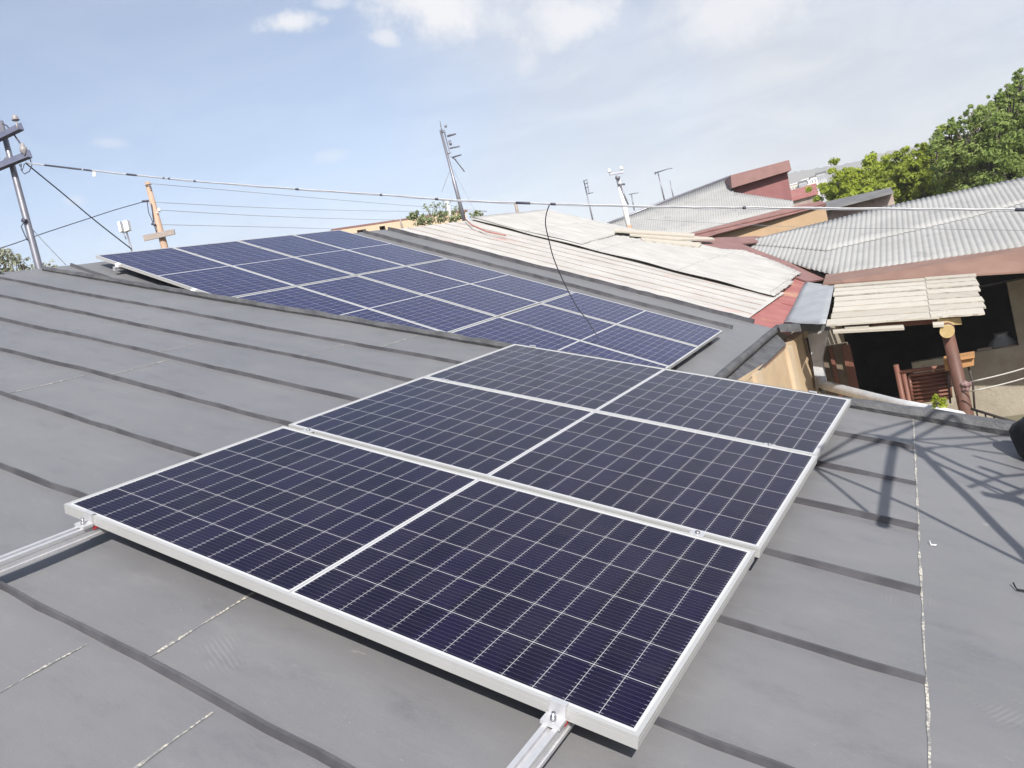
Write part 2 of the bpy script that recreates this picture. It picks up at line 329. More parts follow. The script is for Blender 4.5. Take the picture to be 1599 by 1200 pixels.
M['plaster_pale'] = mat('pale_plaster', (0.55, 0.44, 0.31), (0.48, 0.38, 0.26), 0.9, scale=2.4, bump=0.2, bscale=40)
M['ochre'] = mat('ochre_plaster', (0.42, 0.295, 0.18), (0.35, 0.245, 0.15), 0.9, scale=1.1, bump=0.2, c3=(0.22, 0.17, 0.12), s3=0.8)
M['beige'] = mat('beige_render', (0.36, 0.32, 0.255), (0.29, 0.255, 0.20), 0.95, scale=2.0, bump=0.5, bscale=18, c3=(0.22, 0.19, 0.15), s3=1.3)
M['beige_shade'] = mat('beige_shade_in_colour', (0.20, 0.165, 0.12), (0.16, 0.13, 0.095), 0.9, scale=3)  # darker copy of the beige: porch shade put into the colour
M['greysack'] = mat('grey_sackcloth', (0.32, 0.33, 0.34), (0.24, 0.25, 0.26), 0.95, scale=6, bump=.4)
M['dark'] = mat('dark_interior', (0.035, 0.03, 0.027), (0.05, 0.042, 0.038), 0.9, scale=3)  # deep shade of the veranda and wall holes put into the colour
M['galv'] = mat('galvanised_pipe', (0.60, 0.61, 0.62), (0.50, 0.51, 0.53), 0.36, 0.12, scale=7)
def planks():
    m, t, b = material('weathered_planks'); co = t.node('ShaderNodeTexCoord').outputs['Object']; ge = t.node('ShaderNodeNewGeometry')
    k = ge.outputs['Random Per Island']; n_ = t.noise(t.scale(co, (1.0, 3.0, 3.0)), 4, 6, 0.7); f_ = t.noise(co, 22, 3)
    c = t.mix(k, (0.41, 0.375, 0.315), (0.51, 0.475, 0.41)); c = t.mix(t.m('MULTIPLY', t.ramp(n_, 0.48, 0.72), 0.55), c, (0.33, 0.30, 0.255)); c = t.mix(t.m('MULTIPLY', t.ramp(f_, 0.6, 0.75), 0.5), c, (0.20, 0.175, 0.145))
    t.put(b.inputs['Base Color'], c); b.inputs['Roughness'].default_value = 0.9; b.inputs['Specular IOR Level'].default_value = 0.2
    return m
M['plank'] = planks()
M['log'] = mat('brown_painted_log', (0.105, 0.052, 0.038), (0.14, 0.068, 0.05), 0.6, scale=5)
M['cut'] = mat('fresh_cut_wood', (0.52, 0.40, 0.20), (0.42, 0.31, 0.14), 0.8, scale=14)
M['brownpaint'] = mat('red_brown_paint', (0.15, 0.062, 0.043), (0.19, 0.085, 0.06), 0.55, scale=6)
M['orange'] = mat('orange_box', (0.46, 0.25, 0.105), (0.38, 0.20, 0.085), 0.6, scale=4)
M['black'] = mat('black_rubber', (0.007, 0.007, 0.008), (0.012, 0.012, 0.013), 0.6, scale=8, bump=0.2)
M['black_in'] = mat('dusty_rubber', (0.10, 0.10, 0.098), (0.14, 0.14, 0.135), 0.8, scale=8)
M['iron'] = mat('dark_iron', (0.05, 0.04, 0.038), rough=0.6)
M['pole'] = mat('steel_pole', (0.25, 0.25, 0.28), (0.20, 0.20, 0.23), 0.45, 0.5, scale=3)
M['angle'] = mat('blue_grey_angle', (0.10, 0.11, 0.17), (0.13, 0.14, 0.20), 0.6, scale=4)
M['porcelain'] = mat('porcelain', (0.30, 0.28, 0.28), rough=0.3)
M['pole_orange'] = mat('weathered_orange_pole', (0.46, 0.32, 0.235), (0.37, 0.255, 0.185), 0.85, scale=4, stretch=(3, 3, .5))
M['white'] = mat('white_paint', (0.80, 0.80, 0.80), (0.74, 0.73, 0.72), 0.5, scale=5)
M['oldboard'] = mat('grey_board', (0.33, 0.28, 0.25), (0.26, 0.22, 0.20), 0.9, scale=6, stretch=(1, 1, 6))
M['cable'] = mat('pale_cable', (0.52, 0.52, 0.53), (0.42, 0.42, 0.43), 0.5, scale=10)
M['wire'] = mat('dark_wire', (0.06, 0.06, 0.085), rough=0.6)
M['wire_grey'] = mat('grey_wire', (0.30, 0.31, 0.34), rough=0.6)
M['line'] = mat('white_cord', (0.75, 0.73, 0.68), rough=0.8)
M['rag'] = mat('pinkish_rag', (0.26, 0.18, 0.17), (0.18, 0.11, 0.11), 0.95, scale=9)
M['stone'] = brick_mat('rough_stone', (0.60, 0.44, 0.27), (0.50, 0.37, 0.24), (0.62, 0.52, 0.40), 3.0)
M['tuff'] = mat('grey_tuff_wall', (0.36, 0.29, 0.25), (0.27, 0.21, 0.185), 0.95, scale=1.6, bump=0.4, c3=(0.20, 0.15, 0.135), s3=1.6)
M['slate'] = mat('dark_grey_roofing', (0.13, 0.13, 0.135), (0.17, 0.17, 0.17), 0.8, scale=2)
M['bark'] = mat('bark', (0.10, 0.085, 0.07), (0.16, 0.135, 0.11), 0.95, scale=7, bump=0.5)
M['leaf_lime'] = leaf_mat('lime_leaves', (0.24, 0.31, 0.03), (0.48, 0.54, 0.075), 0.45)
M['leaf_mid'] = leaf_mat('green_leaves', (0.19, 0.25, 0.03), (0.40, 0.46, 0.075), 0.45)
M['leaf_dark'] = leaf_mat('deep_leaves', (0.17, 0.25, 0.06), (0.38, 0.46, 0.15), 0.5)
M['leaf_pale'] = leaf_mat('pale_leaves', (0.20, 0.22, 0.14), (0.42, 0.43, 0.34), 0.25)
M['leaf_weed'] = leaf_mat('weed_leaves', (0.16, 0.20, 0.10), (0.34, 0.38, 0.20), 0.25)
M['ground'] = mat('dry_ground', (0.22, 0.19, 0.15), (0.16, 0.15, 0.10), 0.95, scale=0.15, c3=(0.10, 0.12, 0.06), s3=0.6)
M['hill'] = mat('hill_scrub', (0.13, 0.13, 0.105), (0.19, 0.17, 0.14), 0.95, scale=0.012, c3=(0.085, 0.10, 0.07), s3=2)
M['town_window'] = mat('hazed_window', (0.20, 0.21, 0.23), rough=0.4)  # distance haze put into the lighter window colour
M['window'] = mat('dark_window', (0.05, 0.06, 0.07), rough=0.2)

# ------------------------------------------------------------------ the two array frames
def rodr(r):
    t = r.length; return Matrix.Rotation(t, 3, r / t)
RN = rodr(Vector((1.7927559227476095, 0.5108113886439418, -0.3390843833953655)))
RFm = rodr(Vector((-1.2257387807123608, 0.19231894449304746, 0.5337484051821877)))
oN = wpt((-1.5815394594804214, 0.4237285904015623, 2.7934769172143215)); uN, vN, nN = (wdir(RN.col[i]) for i in range(3))
oF = wpt((-2.7705774379949637, -2.4774170901303765, 12.709126909787749)); uF, wF, nF = wdir(RFm.col[0]), -wdir(RFm.col[1]), -wdir(RFm.col[2])
RO = -0.125                                        # roof sheet below the glass plane
def NP(u, v, n=RO): return oN + uN * u + vN * v + nN * n
def FP(u, w, n=RO): return oF + uF * u + wF * w + nF * n
def nuv(x, y, n=RO):
    q = hit(x, y, oN + nN * n, nN) - oN; return q.dot(uN), q.dot(vN)
def fuv(x, y, n=RO):
    q = hit(x, y, oF + nF * n, nF) - oF; return q.dot(uF), q.dot(wF)
RIDGE_N, EDGE_V = -6.10, 3.44
S_, G_ = 1.038, 0.02
LN, LF = 2.094 * 1.0321517518990482, 2.094

# ------------------------------------------------------------------ ground and hills
mb = MB(); seg = 64
ring = [[mb.vert((math.cos(2 * math.pi * k / seg) * r, math.sin(2 * math.pi * k / seg) * r, 0)) for k in range(seg)] for r in (6, 40, 200, 900, 2200)]
mb.face(ring[0])
for a, b in zip(ring, ring[1:]):
    for k in range(seg): mb.face((a[k], b[k], b[(k + 1) % seg], a[(k + 1) % seg]))
tag(build('ground', mb, M['ground']), kind='structure')
# hills: a crest behind the town
crest = [(600, 470), (900, 380), (1100, 300), (1232, 270), (1262, 264), (1290, 260), (1322, 255), (1345, 250), (1365, 243), (1392, 234), (1420, 230), (1450, 226), (1500, 212), (1560, 200), (1640, 184), (1750, 160), (1900, 125)]
mb = MB(); rows = []
HD = 1000
pts = []
for (x0, y0), (x1, y1) in zip(crest, crest[1:]):
    for k in range(6): pts.append((x0 + (x1 - x0) * k / 6, y0 + (y1 - y0) * k / 6))
for i, (x, y) in enumerate(pts):
    p = D(x, y, HD); back = Vector((ray(x, y).x, ray(x, y).y, 0)).normalized(); row = []
    for j, (s_, h_) in enumerate([(-520, 0.0), (-430, .10), (-340, .24), (-250, .42), (-160, .60), (-80, .82), (0, 1), (120, .85), (330, 0)]):
        q = p + back * s_; q.z = max(p.z, 5) * h_
        if 0 < j < 6: q.z += (math.sin(i * 0.55 + j * 1.3) + math.sin(i * 0.23 + j * 2.1)) * 5 * h_
        if j == 6: q.z += rnd(-1.2, 1.2)
        q.z -= 0.5; row.append(mb.vert(q))
    rows.append(row)
for a, b in zip(rows, rows[1:]):
    for j in range(len(a) - 1): mb.face((a[j], b[j], b[j + 1], a[j + 1]), 0, True)
tag(build('hills', mb, M['hill']), kind='structure')

# ------------------------------------------------------------------ near house: grey seamed roof the camera stands on
def seam_profile(mbx, P, path, sgn, h, over, top=1, mi=1, w=0.02):
    """standing seam folded over to one side. P(u, v, n) -> point; path = [(u, v)]; sgn = side of the lip along v"""
    rows = []
    for (u, v) in path:
        hh = h * rnd(0.9, 1.1); oo = over * rnd(0.85, 1.15)
        prof = [(-sgn * w, -0.008), (-sgn * w * 0.5, hh * 0.8), (sgn * oo * 0.1, hh), (sgn * oo * 0.55, hh * 0.96), (sgn * oo * 0.6, hh * 0.5), (sgn * oo * 0.75, -0.008)]
        row = []
        for dv, dn in prof:
            i = mbx.vert(P(u, v + dv, RO + dn)); mbx.uv[i] = (u, v + dv + dn); row.append(i)
        rows.append(row)
    for a, b in zip(rows, rows[1:]):
        for j in range(len(a) - 1): mbx.face((a[j], a[j + 1], b[j + 1], b[j]) if sgn < 0 else (a[j + 1], a[j], b[j], b[j + 1]), top if j < 2 else mi)
    mbx.face(rows[0] if sgn > 0 else rows[0][::-1], mi); mbx.face(rows[-1][::-1] if sgn > 0 else rows[-1], mi)
def wavy(u0, u1, v, amp=0.008, step=0.16):
    n = max(2, int((u1 - u0) / step)); ph = rnd(0, 6); k = rnd(1.5, 2.6)
    off = [0]
    for i in range(n): off.append(off[-1] * .9 + (rnd(-.008, .008) if random.random() < .16 else 0))
    return [(u0 + (u1 - u0) * i / n, v + off[i] + amp * math.sin(ph + k * (u0 + (u1 - u0) * i / n)) + rnd(-.003, .003)) for i in range(n + 1)]
def surf(u, v): return math.sin(u * 3.1 + v * 2.2) + math.sin(u * 1.7 - v * 4.1) + .7 * math.sin(u * 6.3 + 2 * math.sin(v * 1.9)) + 1.1 * math.sin(v * 11.9 + math.sin(u * 1.3))
def grid_sheet(mbx, P, u0, u1, v0, v1, du, dv, mi=0, amp=0.0, n0=RO):
    nu = max(1, int((u1 - u0) / du)); nv = max(1, int((v1 - v0) / dv)); g_ = []
    for i in range(nu + 1):
        r_ = []
        for j in range(nv + 1):
            u = u0 + (u1 - u0) * i / nu; v = v0 + (v1 - v0) * j / nv
            k = mbx.vert(P(u, v, n0 + amp * surf(u, v))); mbx.uv[k] = (u, v); r_.append(k)
        g_.append(r_)
    for i in range(nu):
        for j in range(nv): mbx.face((g_[i][j], g_[i + 1][j], g_[i + 1][j + 1], g_[i][j + 1]), mi, True)
near_house = empty('house', AB(-4, 2, 0), 'house under the wide grey seamed foreground roof carrying the three large solar panels', 'house')
mb = MB()
EAVE_U = 3.35; V_MIN = -6.5
grid_sheet(mb, NP, RIDGE_N, EAVE_U, V_MIN, EDGE_V, 0.14, 0.09, 0, 0.0016)
mb.slab([NP(RIDGE_N, V_MIN, RO - .012), NP(EAVE_U, V_MIN, RO - .012), NP(EAVE_U, EDGE_V, RO - .012), NP(RIDGE_N, EDGE_V, RO - .012)], nN * -0.10, 1)
joint_u = lambda v: 2.775 - 0.088 * v
seams = [-5.1, -4.58, -4.05, -3.52, -2.99, -2.46, -1.93, -1.40, -0.87, -0.32, 0.22, 0.765, 1.30, 1.815, 2.315, 2.84]
for v in seams:
    seam_profile(mb, NP, wavy(RIDGE_N + .02, joint_u(v) - .004, v), -1, 0.025, 0.015, top=0, w=0.011)  # tops in the lighter roof colour, a highlight painted along each seam
# overlapped sheet joints, paint scuffed to primer
def strip(u0, v0, u1, v1, w, n=0.003):
    d = Vector((u1 - u0, v1 - v0)).normalized(); nx, ny = -d.y * w / 2, d.x * w / 2; N_ = max(2, int(math.hypot(u1 - u0, v1 - v0) / .06)); prev = None
    for i in range(N_ + 1):
        k = i / N_; u = u0 + (u1 - u0) * k; v = v0 + (v1 - v0) * k; q = rnd(.3, 1.5); ids = []
        for s_ in (1, -1):
            uu, vv = u + nx * q * s_ + rnd(-.002, .002), v + ny * q * s_
            a = mb.vert(NP(uu, vv, RO + n - .0005 + .0016 * surf(uu, vv))); mb.uv[a] = (uu, vv); ids.append(a)
        if prev: mb.face((prev[0], prev[1], ids[1], ids[0]), 2)
        prev = ids
strip(joint_u(-4), -4, joint_u(3.40), 3.40, 0.007)
gaps = sorted(seams + [EDGE_V])
for k, (v0, v1) in enumerate(zip(gaps, gaps[1:])):
    for u in {9: (0.855,), 8: (0.685, 1.20), 11: (-1.87,), 12: (-1.79,), 10: (-4.2,), 13: (-2.05, -5.0), 14: (-1.2,), 7: (-.3,), 6: (.9,), 15: (-0.98,)}.get(k, (rnd(-5, 1),)):
        strip(u, v0 + .012, u - .02, v1 - .03, 0.0075)
strip(joint_u(-.35) + .02, -.40, EAVE_U, -.55, 0.010)
roofo = build('roof', mb, [M['roof'], M['seam'], M['scuff']], near_house)
# rolled verge along the far edge of this roof
mb = MB(); prev = None; n = 70
for i in range(n + 1):
    u = RIDGE_N + .05 + (EAVE_U - RIDGE_N - .05) * i / n; k = max(0, (u - 1.6) / 1.7)
    w0 = .035 + .12 * k; h = .045 + .028 * k + rnd(-.004, .004); v0 = EDGE_V - .02 - .045 * k + rnd(-.004, .004)
    prof = [(v0 - .012 * (1 - k) , RO + .001), (v0 - .024 + .012 * k, RO + h * .5), (v0 - .016 + .02 * k, RO + h), (v0 + w0 * .5, RO + h * (1.06 + rnd(-.05, .05))), (v0 + w0, RO + h * .6), (v0 + w0 + .01, RO - .16)]
    row = []
    for v, nn in prof: a = mb.vert(NP(u, v, nn)); mb.uv[a] = (u, v); row.append(a)
    if prev:
        for j in range(5): mb.face((prev[j], row[j], row[j + 1], prev[j + 1]))
    else: mb.face(row)
    prev = row
build('verge_flashing', mb, M['roof_dark'], near_house)
mb = MB()
for (a0, b0), (a1, b1) in [((-8.4, 4.9), (.15, 4.9)), ((.15, 4.9), (.15, -4.5)), ((-8.4, -4.5), (.15, -4.5))]:
    zt = lambda a: 2.62 if a > 0 else 5.6
    p, q = AB(a0, b0, 0), AB(a1, b1, 0); d = (q - p).normalized(); nn = Vector((-d.y, d.x, 0))
    mb.slab([p, q, q + ZU * zt(a1), p + ZU * zt(a0)], nn * .2)
build('wall', mb, M['plaster'], near_house)

# ------------------------------------------------------------------ far house: grey roof that carries the twelve panels
far_house = empty('house', AB(-5.5, 8, 0), 'house with grey metal roof carrying the twelve panel array, peach wall under its eave', 'house')
mb = MB(); FU1, FW0, FW1 = 6.72, -5.2, 1.42
grid_sheet(mb, FP, -0.14, FU1, FW0, FW1, 0.4, 0.3, 0, 0.002)
mb.slab([FP(-.14, FW0, RO - .012), FP(FU1, FW0, RO - .012), FP(FU1, FW1, RO - .012), FP(-.14, FW1, RO - .012)], nF * -0.10, 1)
PF = lambda u, v, n: FP(u, v, n)
for w_ in (-4.45, -3.8, -3.1, -2.4, -1.7, -1.0, -.35): seam_profile(mb, PF, wavy(-.1, 6.3, w_), -1, .034, .024)
seam_profile(mb, PF, wavy(-.1, 6.28, 0.74), -1, .05, .05, w=.03)
seam_profile(mb, PF, wavy(-.1, 6.42, FW1), -1, .06, .03, w=.03)
build('roof', mb, [M['roof'], M['seam']], far_house)
mb = MB()                                             # rolled gutter along the eave
mb.tube([FP(FU1 + .03, w_, RO + .01 + rnd(-.006, .006)) for w_ in [FW0 + i * (FW1 - FW0 + .05) / 16 for i in range(17)]], [.050 + rnd(-.005, .005) for _ in range(17)], 10)
mb.slab([FP(FU1 + .06, FW0, RO - .04), FP(FU1 + .06, 1.3, RO - .04), FP(6.985, .95, RO - .06), FP(6.965, FW0, RO - .06)], nF * -.02)
build('gutter', mb, M['roof_dark'], far_house)
WA = -2.36
mb = MB()
zt = 2.74
def wall_a(a, b0, b1, z0, z1, mbx, th=.2, mi=0): mbx.slab([AB(a, b0, z0), AB(a, b1, z0), AB(a, b1, z1), AB(a, b0, z1)], UH * -th, mi)
wall_a(WA, 5.0, 12.75, 0, zt, mb)
mb.slab([AB(WA - .2, 5.0, 0), AB(-8.3, 5.0, 0), AB(-8.3, 5.0, 5.5), AB(WA - .2, 5.0, 2.5)], VH * .2)
build('wall', mb, M['plaster'], far_house)
for px_, py_, hw, pr in ((1231, 556, .15, .05), (1180, 592, .14, .05)):
    mb = MB(); pb = hit(px_, py_, AB(WA, 0, 0), UH).dot(VH); wall_a(WA + pr, pb - hw, pb + hw, 0, zt - .02, mb, pr)
    build('pilaster', mb, M['plaster_pale'], far_house)
mb = MB(); mb.slab([FP(6.94, -5.0, RO - .082), FP(6.96, .95, RO - .082), FP(6.985, .95, RO - .09), FP(6.965, -5.0, RO - .09)], ZU * -.02)
build('drip_edge', mb, M['brown_sheet'], far_house)

# ------------------------------------------------------------------ solar panels
def panel_parts(root, L, S):
    H = 0.035; w = 0.011
    fm = MB()
    def ring(z0, z1, off, wd):
        for lo, hi in [((-off * 0 + off, off, z0), (L - off, off + wd, z1)), ((off, S - off - wd, z0), (L - off, S - off, z1)),
                       ((off, off + wd, z0), (off + wd, S - off - wd, z1)), ((L - off - wd, off + wd, z0), (L - off, S - off - wd, z1))]: fm.box(lo, hi)
    ring(-.010, 0.0, 0.0, w); ring(-.0125, -.010, 0.0016, w - .003); ring(-H, -.0125, 0.0, w - .006)
    ring(-H - .0, -H + .002, 0.0055, .022)
    fo = build('frame', fm, M['alu'], root, local=True)
    gm = MB(); gm.box((w - .001, w - .001, -.006), (L - w + .001, S - w + .001, -.0015))
    gm.v = [v - Vector((w, w, 0)) for v in gm.v]
    key = ('cells', L)
    if key not in M: M[key] = make_cells(L - 2 * w, S - 2 * w, *(((0.0048, 0.0037, 0.0130), (0.0080, 0.0058, 0.0225)) if L == LN else ((0.0085, 0.0092, 0.050), (0.0120, 0.0125, 0.066))))  # far cells a bluer type; some sky reflection is in the base colour too
    go = build('cell_sheet', gm, M[key], root, local=True); go.location = (w, w, 0)
    bm_ = MB(); bm_.box((L / 2 - .06, S * .5 - .05, -.024), (L / 2 + .06, S * .5 + .05, -.0065))
    build('junction_box', bm_, M['black'], root, local=True)
proto = empty('solar_panel', NP(0, 0, 0), 'large dark solar panel nearest the camera, lowest of the three in front', 'solar panel', 'three large panels in front', (uN, vN, nN))
panel_parts(proto, LN, S_)
for k, lab in ((1, 'large solar panel between the other two of the front three'), (2, 'large solar panel farthest back of the front three, its corner beside the courtyard')):
    o = copy_tree(proto); o['label'] = lab
    du = (0, .012, .004)[k]; dn = (0, .003, -.002)[k]
    P_ = NP(du, k * (S_ + G_), dn); o.matrix_basis = Matrix.Translation(P_ - NP(0, 0, 0)) @ proto.matrix_basis
proto = empty('solar_panel', FP(0, -S_, 0), 'x', 'solar panel', 'twelve panel array on the far grey roof', (uF, wF, nF))
panel_parts(proto, LF, S_)
rowname = ['column beside whitish roof', 'second column from whitish roof', 'third column from whitish roof', 'outer left column']
posname = ['topmost panel at the ridge', 'middle panel', 'lowest panel near the gutter']
for r_ in range(4):
    for c_ in range(3):
        o = proto if (r_ == 0 and c_ == 0) else copy_tree(proto)
        P_ = FP(c_ * (LF + G_), -S_ - r_ * (S_ + G_), rnd(-.003, .003)); o.matrix_basis = Matrix.Translation(P_ - FP(0, -S_, 0)) @ (proto.matrix_basis if o is not proto else Matrix.Translation(FP(0, -S_, 0)) @ Matrix((( *uF,),( *wF,),( *nF,))).transposed().to_4x4())
        o['label'] = 'blue ' + posname[c_] + ' of far array, ' + rowname[r_]

# ------------------------------------------------------------------ mounting rails
def rail(P, frame, v0, v1, label, clamps, group, ends=True):
    """aluminium profile running along y of frame with clamps holding the panel frames"""
    root = empty('mounting_rail', P, label, 'rail', group, frame)
    m_ = MB(); top, bot = -.0365, -.078
    for lo, hi in [((-.020, v0, top - .012), (-.007, v1, top)), ((.007, v0, top - .012), (.020, v1, top)), ((-.017, v0, top - .016), (.017, v1, top - .012)), ((-.020, v0, bot + .010), (.020, v1, top - .016)), ((-.024, v0, bot), (.024, v1, bot + .010))]: m_.box(lo, hi)
    build('profile', m_, M['rail'], root, local=True)
    for y in ((.55, 1.65, 2.7) if v0 > -3 else (-3.6, -2.2, -.8)):
        f_ = MB(); f_.box((-.03, y, RO + .002), (.03, y + .05, bot)); build('foot', f_, M['rail'], root, local=True)
    for y, kind in clamps:
        c_ = MB()
        if kind == 'end':
            s_ = -1 if y < .5 else 1
            c_.box((-.022, y + s_ * .003 - .0025, -.0365), (.022, y + s_ * .003 + .0025, .004)); c_.box((-.022, min(y + s_ * .0055, y - s_ * .010), .0045), (.022, max(y + s_ * .0055, y - s_ * .010), .0075))
            c_.box((-.026, min(y + s_ * .0058, y + s_ * .040), -.0362), (.026, max(y + s_ * .0058, y + s_ * .040), -.026))
            co = build('end_clamp', c_, M['rail'], root, local=True)
            b_ = MB(); b_.lathe(Vector((0, y + s_ * .024, -.0258)), ZU, [(0, .008), (.008, .008), (.008, .005), (.02, .005)], 8); build('bolt', b_, M['bolt'], co, local=True)
        else:
            c_.box((-.025, y - .019, .0008), (.025, y + .019, .0040)); c_.box((-.022, y - .007, -.036), (.022, y + .007, .0008))
            co = build('mid_clamp', c_, M['rail'], root, local=True)
            b_ = MB(); b_.lathe(Vector((0, y, .004)), ZU, [(0, .0085), (.007, .0085), (.0072, .004)], 8); build('bolt', b_, M['bolt'], co, local=True)
    return root
Lr = nuv(140, 803, 0.0)[0]; Rr = nuv(872, 1100, 0)[0]
cl = [(0, 'end'), (S_ + G_ / 2, 'mid'), (2 * S_ + 1.5 * G_, 'mid'), (3 * S_ + 2 * G_, 'end')]
for u_, v0, lab in ((Lr, -1.9, 'long bare aluminium rail sticking out left of the nearest panel over the grey roof'), (Rr, -1.1, 'aluminium rail poking out toward the camera under the nearest panel, right hand clamp')):
    ro = rail(NP(u_, 0, 0), (uN, vN, nN), v0, 3 * S_ + 2 * G_ + .05, lab, cl, 'rails under the front panels')
    t_ = MB(); t_.box((.0205, -.004, -.050), (.023, .014, -.0375)); build('red_tag', t_, M['red'], ro, local=True)
cl = [(0, 'end')] + [(-(k * (S_ + G_)) + G_ / 2, 'mid') for k in (1, 2, 3)] + [(-4 * S_ - 3 * G_, 'endl')]
for k, u_ in enumerate((.42, 1.66, 2.53, 3.77, 4.65, 5.88)):
    cc_ = [(0.0, 'mid')] if False else []
    for y, kd in cl:
        if kd == 'mid': cc_.append((y, kd))
    lab = ['uppermost rail of the far array, its end showing left below the ridge', 'second rail from the ridge under the far array, end showing at left', 'third rail from the ridge under the far array', 'fourth rail from the ridge under the far array', 'fifth rail from the ridge under the far array', 'lowest rail of the far array near the gutter'][k]
    ro = rail(FP(u_, 0, 0), (uF, wF, nF), -4 * S_ - 3 * G_ - .07, .04, lab, cc_, 'rails under the far array')
    y = -4 * S_ - 3 * G_
    c_ = MB(); c_.box((-.03, y - .034, -.036), (.03, y - .006, -.004)); c_.box((-.03, y - .006, -.036), (.03, y - .002, .004)); build('end_clamp', c_, M['white'], ro, local=True)

# ------------------------------------------------------------------ house with the old whitish roof
white_house = empty('house', AB(-5.5, 14.5, 0), 'old house with patched whitish roof running down to a faded red eave strip', 'house')
def band_sheet(P, poly, pitch, amp, mi, mbx, du=0.5, jag=0.0, n0=RO, sag=0.0):
    """corrugated sheet over a polygon of (u, w); corrugation runs down u"""
    ws = [p[1] for p in poly]; w0, w1 = min(ws), max(ws); N_ = int((w1 - w0) / (pitch / 6)); prev = None; jit = {}
    for j in range(N_ + 1):
        w_ = min(max(w0 + (w1 - w0) * j / N_, w0 + 1e-4), w1 - 1e-4); us = []
        for (ua, wa), (ub, wb) in zip(poly, poly[1:] + poly[:1]):
            if (wa - w_) * (wb - w_) < 0: us.append(ua + (ub - ua) * (w_ - wa) / (wb - wa))
        if len(us) < 2: prev = None; continue
        ua, ub = min(us), max(us); sheet = int((w_ - w0) / .9)
        if jag: ub += jit.setdefault(sheet, rnd(-jag, jag)) + rnd(-.012, .012)
        K = max(2, int((ub - ua) / du)); K = 12
        row = []
        for i in range(K + 1):
            u = ua + (ub - ua) * i / K
            a = mbx.vert(P(u, w_, n0 + .006 * (sheet % 2) + amp * math.cos(2 * math.pi * w_ / pitch) + sag * math.sin(u * 1.1 + w_ * .8))); mbx.uv[a] = (u, w_); row.append(a)
        if prev:
            for i in range(K): mbx.face((prev[i], row[i], row[i + 1], prev[i + 1]), mi, True)
        prev = row
mb = MB()
TOPL = [(-.08, 1.5), (-.08, 4.15), (2.0, 3.95), (6.20, 3.52), (6.32, 1.5)]
grid_sheet(mb, FP, -.08, 6.30, 1.5, 4.3, .4, .3, 0, .003, n0=RO + .01)
for w_ in (1.92, 2.32, 2.72, 3.12, 3.5): seam_profile(mb, lambda u, v, n: FP(u, v, n + .01), wavy(-.05, 6.28 - (w_ - 1.5) * .03, w_, .012), -1, .016, .006, w=.006)
build('painted_roof', mb, [M['white_roof'], M['oldseam']], white_house)
mb = MB()
band_sheet(FP, [(-.08, 4.10), (-.02, 7.45), (2.4, 6.9), fuv(1066, 385, RO + .055), fuv(1160, 391, RO + .055), fuv(1206, 407, RO + .055), fuv(1251, 427, RO + .055), (6.24, 3.55)], .13, .011, 0, mb, jag=.05, n0=RO + .055, sag=.008)
build('cement_roof', mb, M['asbestos'], white_house, solid=.008)
mb = MB()                                             # upper overlapping course of sheets
band_sheet(FP, [(-.08, 4.15), (-.02, 7.44), (2.35, 6.95), (2.5, 4.0)], .13, .011, 0, mb, jag=.05, n0=RO + .075, sag=.006)
build('ridge_sheet', mb, M['asbestos'], white_house, solid=.008)
mb = MB()
mb.slab([FP(5.9, 1.46, RO - .02), FP(6.92, 1.46, RO - .02), FP(6.78, 4.0, RO - .02), FP(6.42, 6.6, RO - .02), FP(5.9, 6.4, RO - .02)], nF * -.03)
mb.slab([FP(6.42, 3.42, RO - .004), FP(6.83, 3.40, RO - .004), FP(6.83, 3.46, RO - .004), FP(6.42, 3.48, RO - .004)], nF * -.012)
build('eave_strip', mb, M['rust_red'], white_house)
mb = MB(); wall_a(WA - .02, 12.6, 16.3, 0, 2.45, mb)
mb.slab([AB(WA - .25, 16.4, 0), AB(-8.3, 17.2, 0), AB(-8.3, 17.2, 5.4), AB(WA - .25, 16.4, 2.5)], VH * .2)
build('wall', mb, M['beige'], white_house)
mb = MB()                                             # ridge edge trim, pinkish and broken
mb.tube([hit(*q, oF + nF * (RO + .09), nF) for q in [(726, 342), (737, 352), (760, 362), (790, 368)]], .014, 6)
build('ridge_trim', mb, M['rust_red'], white_house)
# valley flashing towards the corrugated roof
mb = MB()
def pq(q, n): return [hit(x, y, oF + nF * (RO + n), nF) for x, y in q]
mb.slab(pq([(1066, 388), (1080, 377), (1100, 372), (1180, 369), (1240, 372), (1158, 381), (1212, 402), (1300, 434), (1262, 440), (1240, 432), (1180, 412), (1110, 398)], .02), nF * -.03)
build('valley_flashing', mb, M['maroon_light'], white_house)
# loose boards lying along the top of that roof
for k, q in enumerate([[(962, 357), (1085, 365), (1084, 369), (960, 361)], [(982, 362), (1112, 371), (1116, 374), (1060, 374), (984, 367)], [(1000, 369), (1062, 374), (1096, 381), (1092, 385), (1002, 374)], [(1040, 376), (1096, 378), (1072, 388), (1036, 383)]]):
    p_ = pq(q, .07 + .035 * (3 - k)); c_ = sum(p_, Vector()) / len(p_)
    mb = MB(); mb.slab(p_, nF * -.03)
    tag(build('board', mb, M['plank'], origin=c_), ['longest pale board at the top of the whitish roof, below the grey corrugated roof', 'second pale board down from the top of the whitish roof, tip over the maroon flashing', 'third pale board down on the whitish roof edge', 'short bent pale board lowest by the maroon flashing'][k], 'board', 'loose boards on the whitish roof')

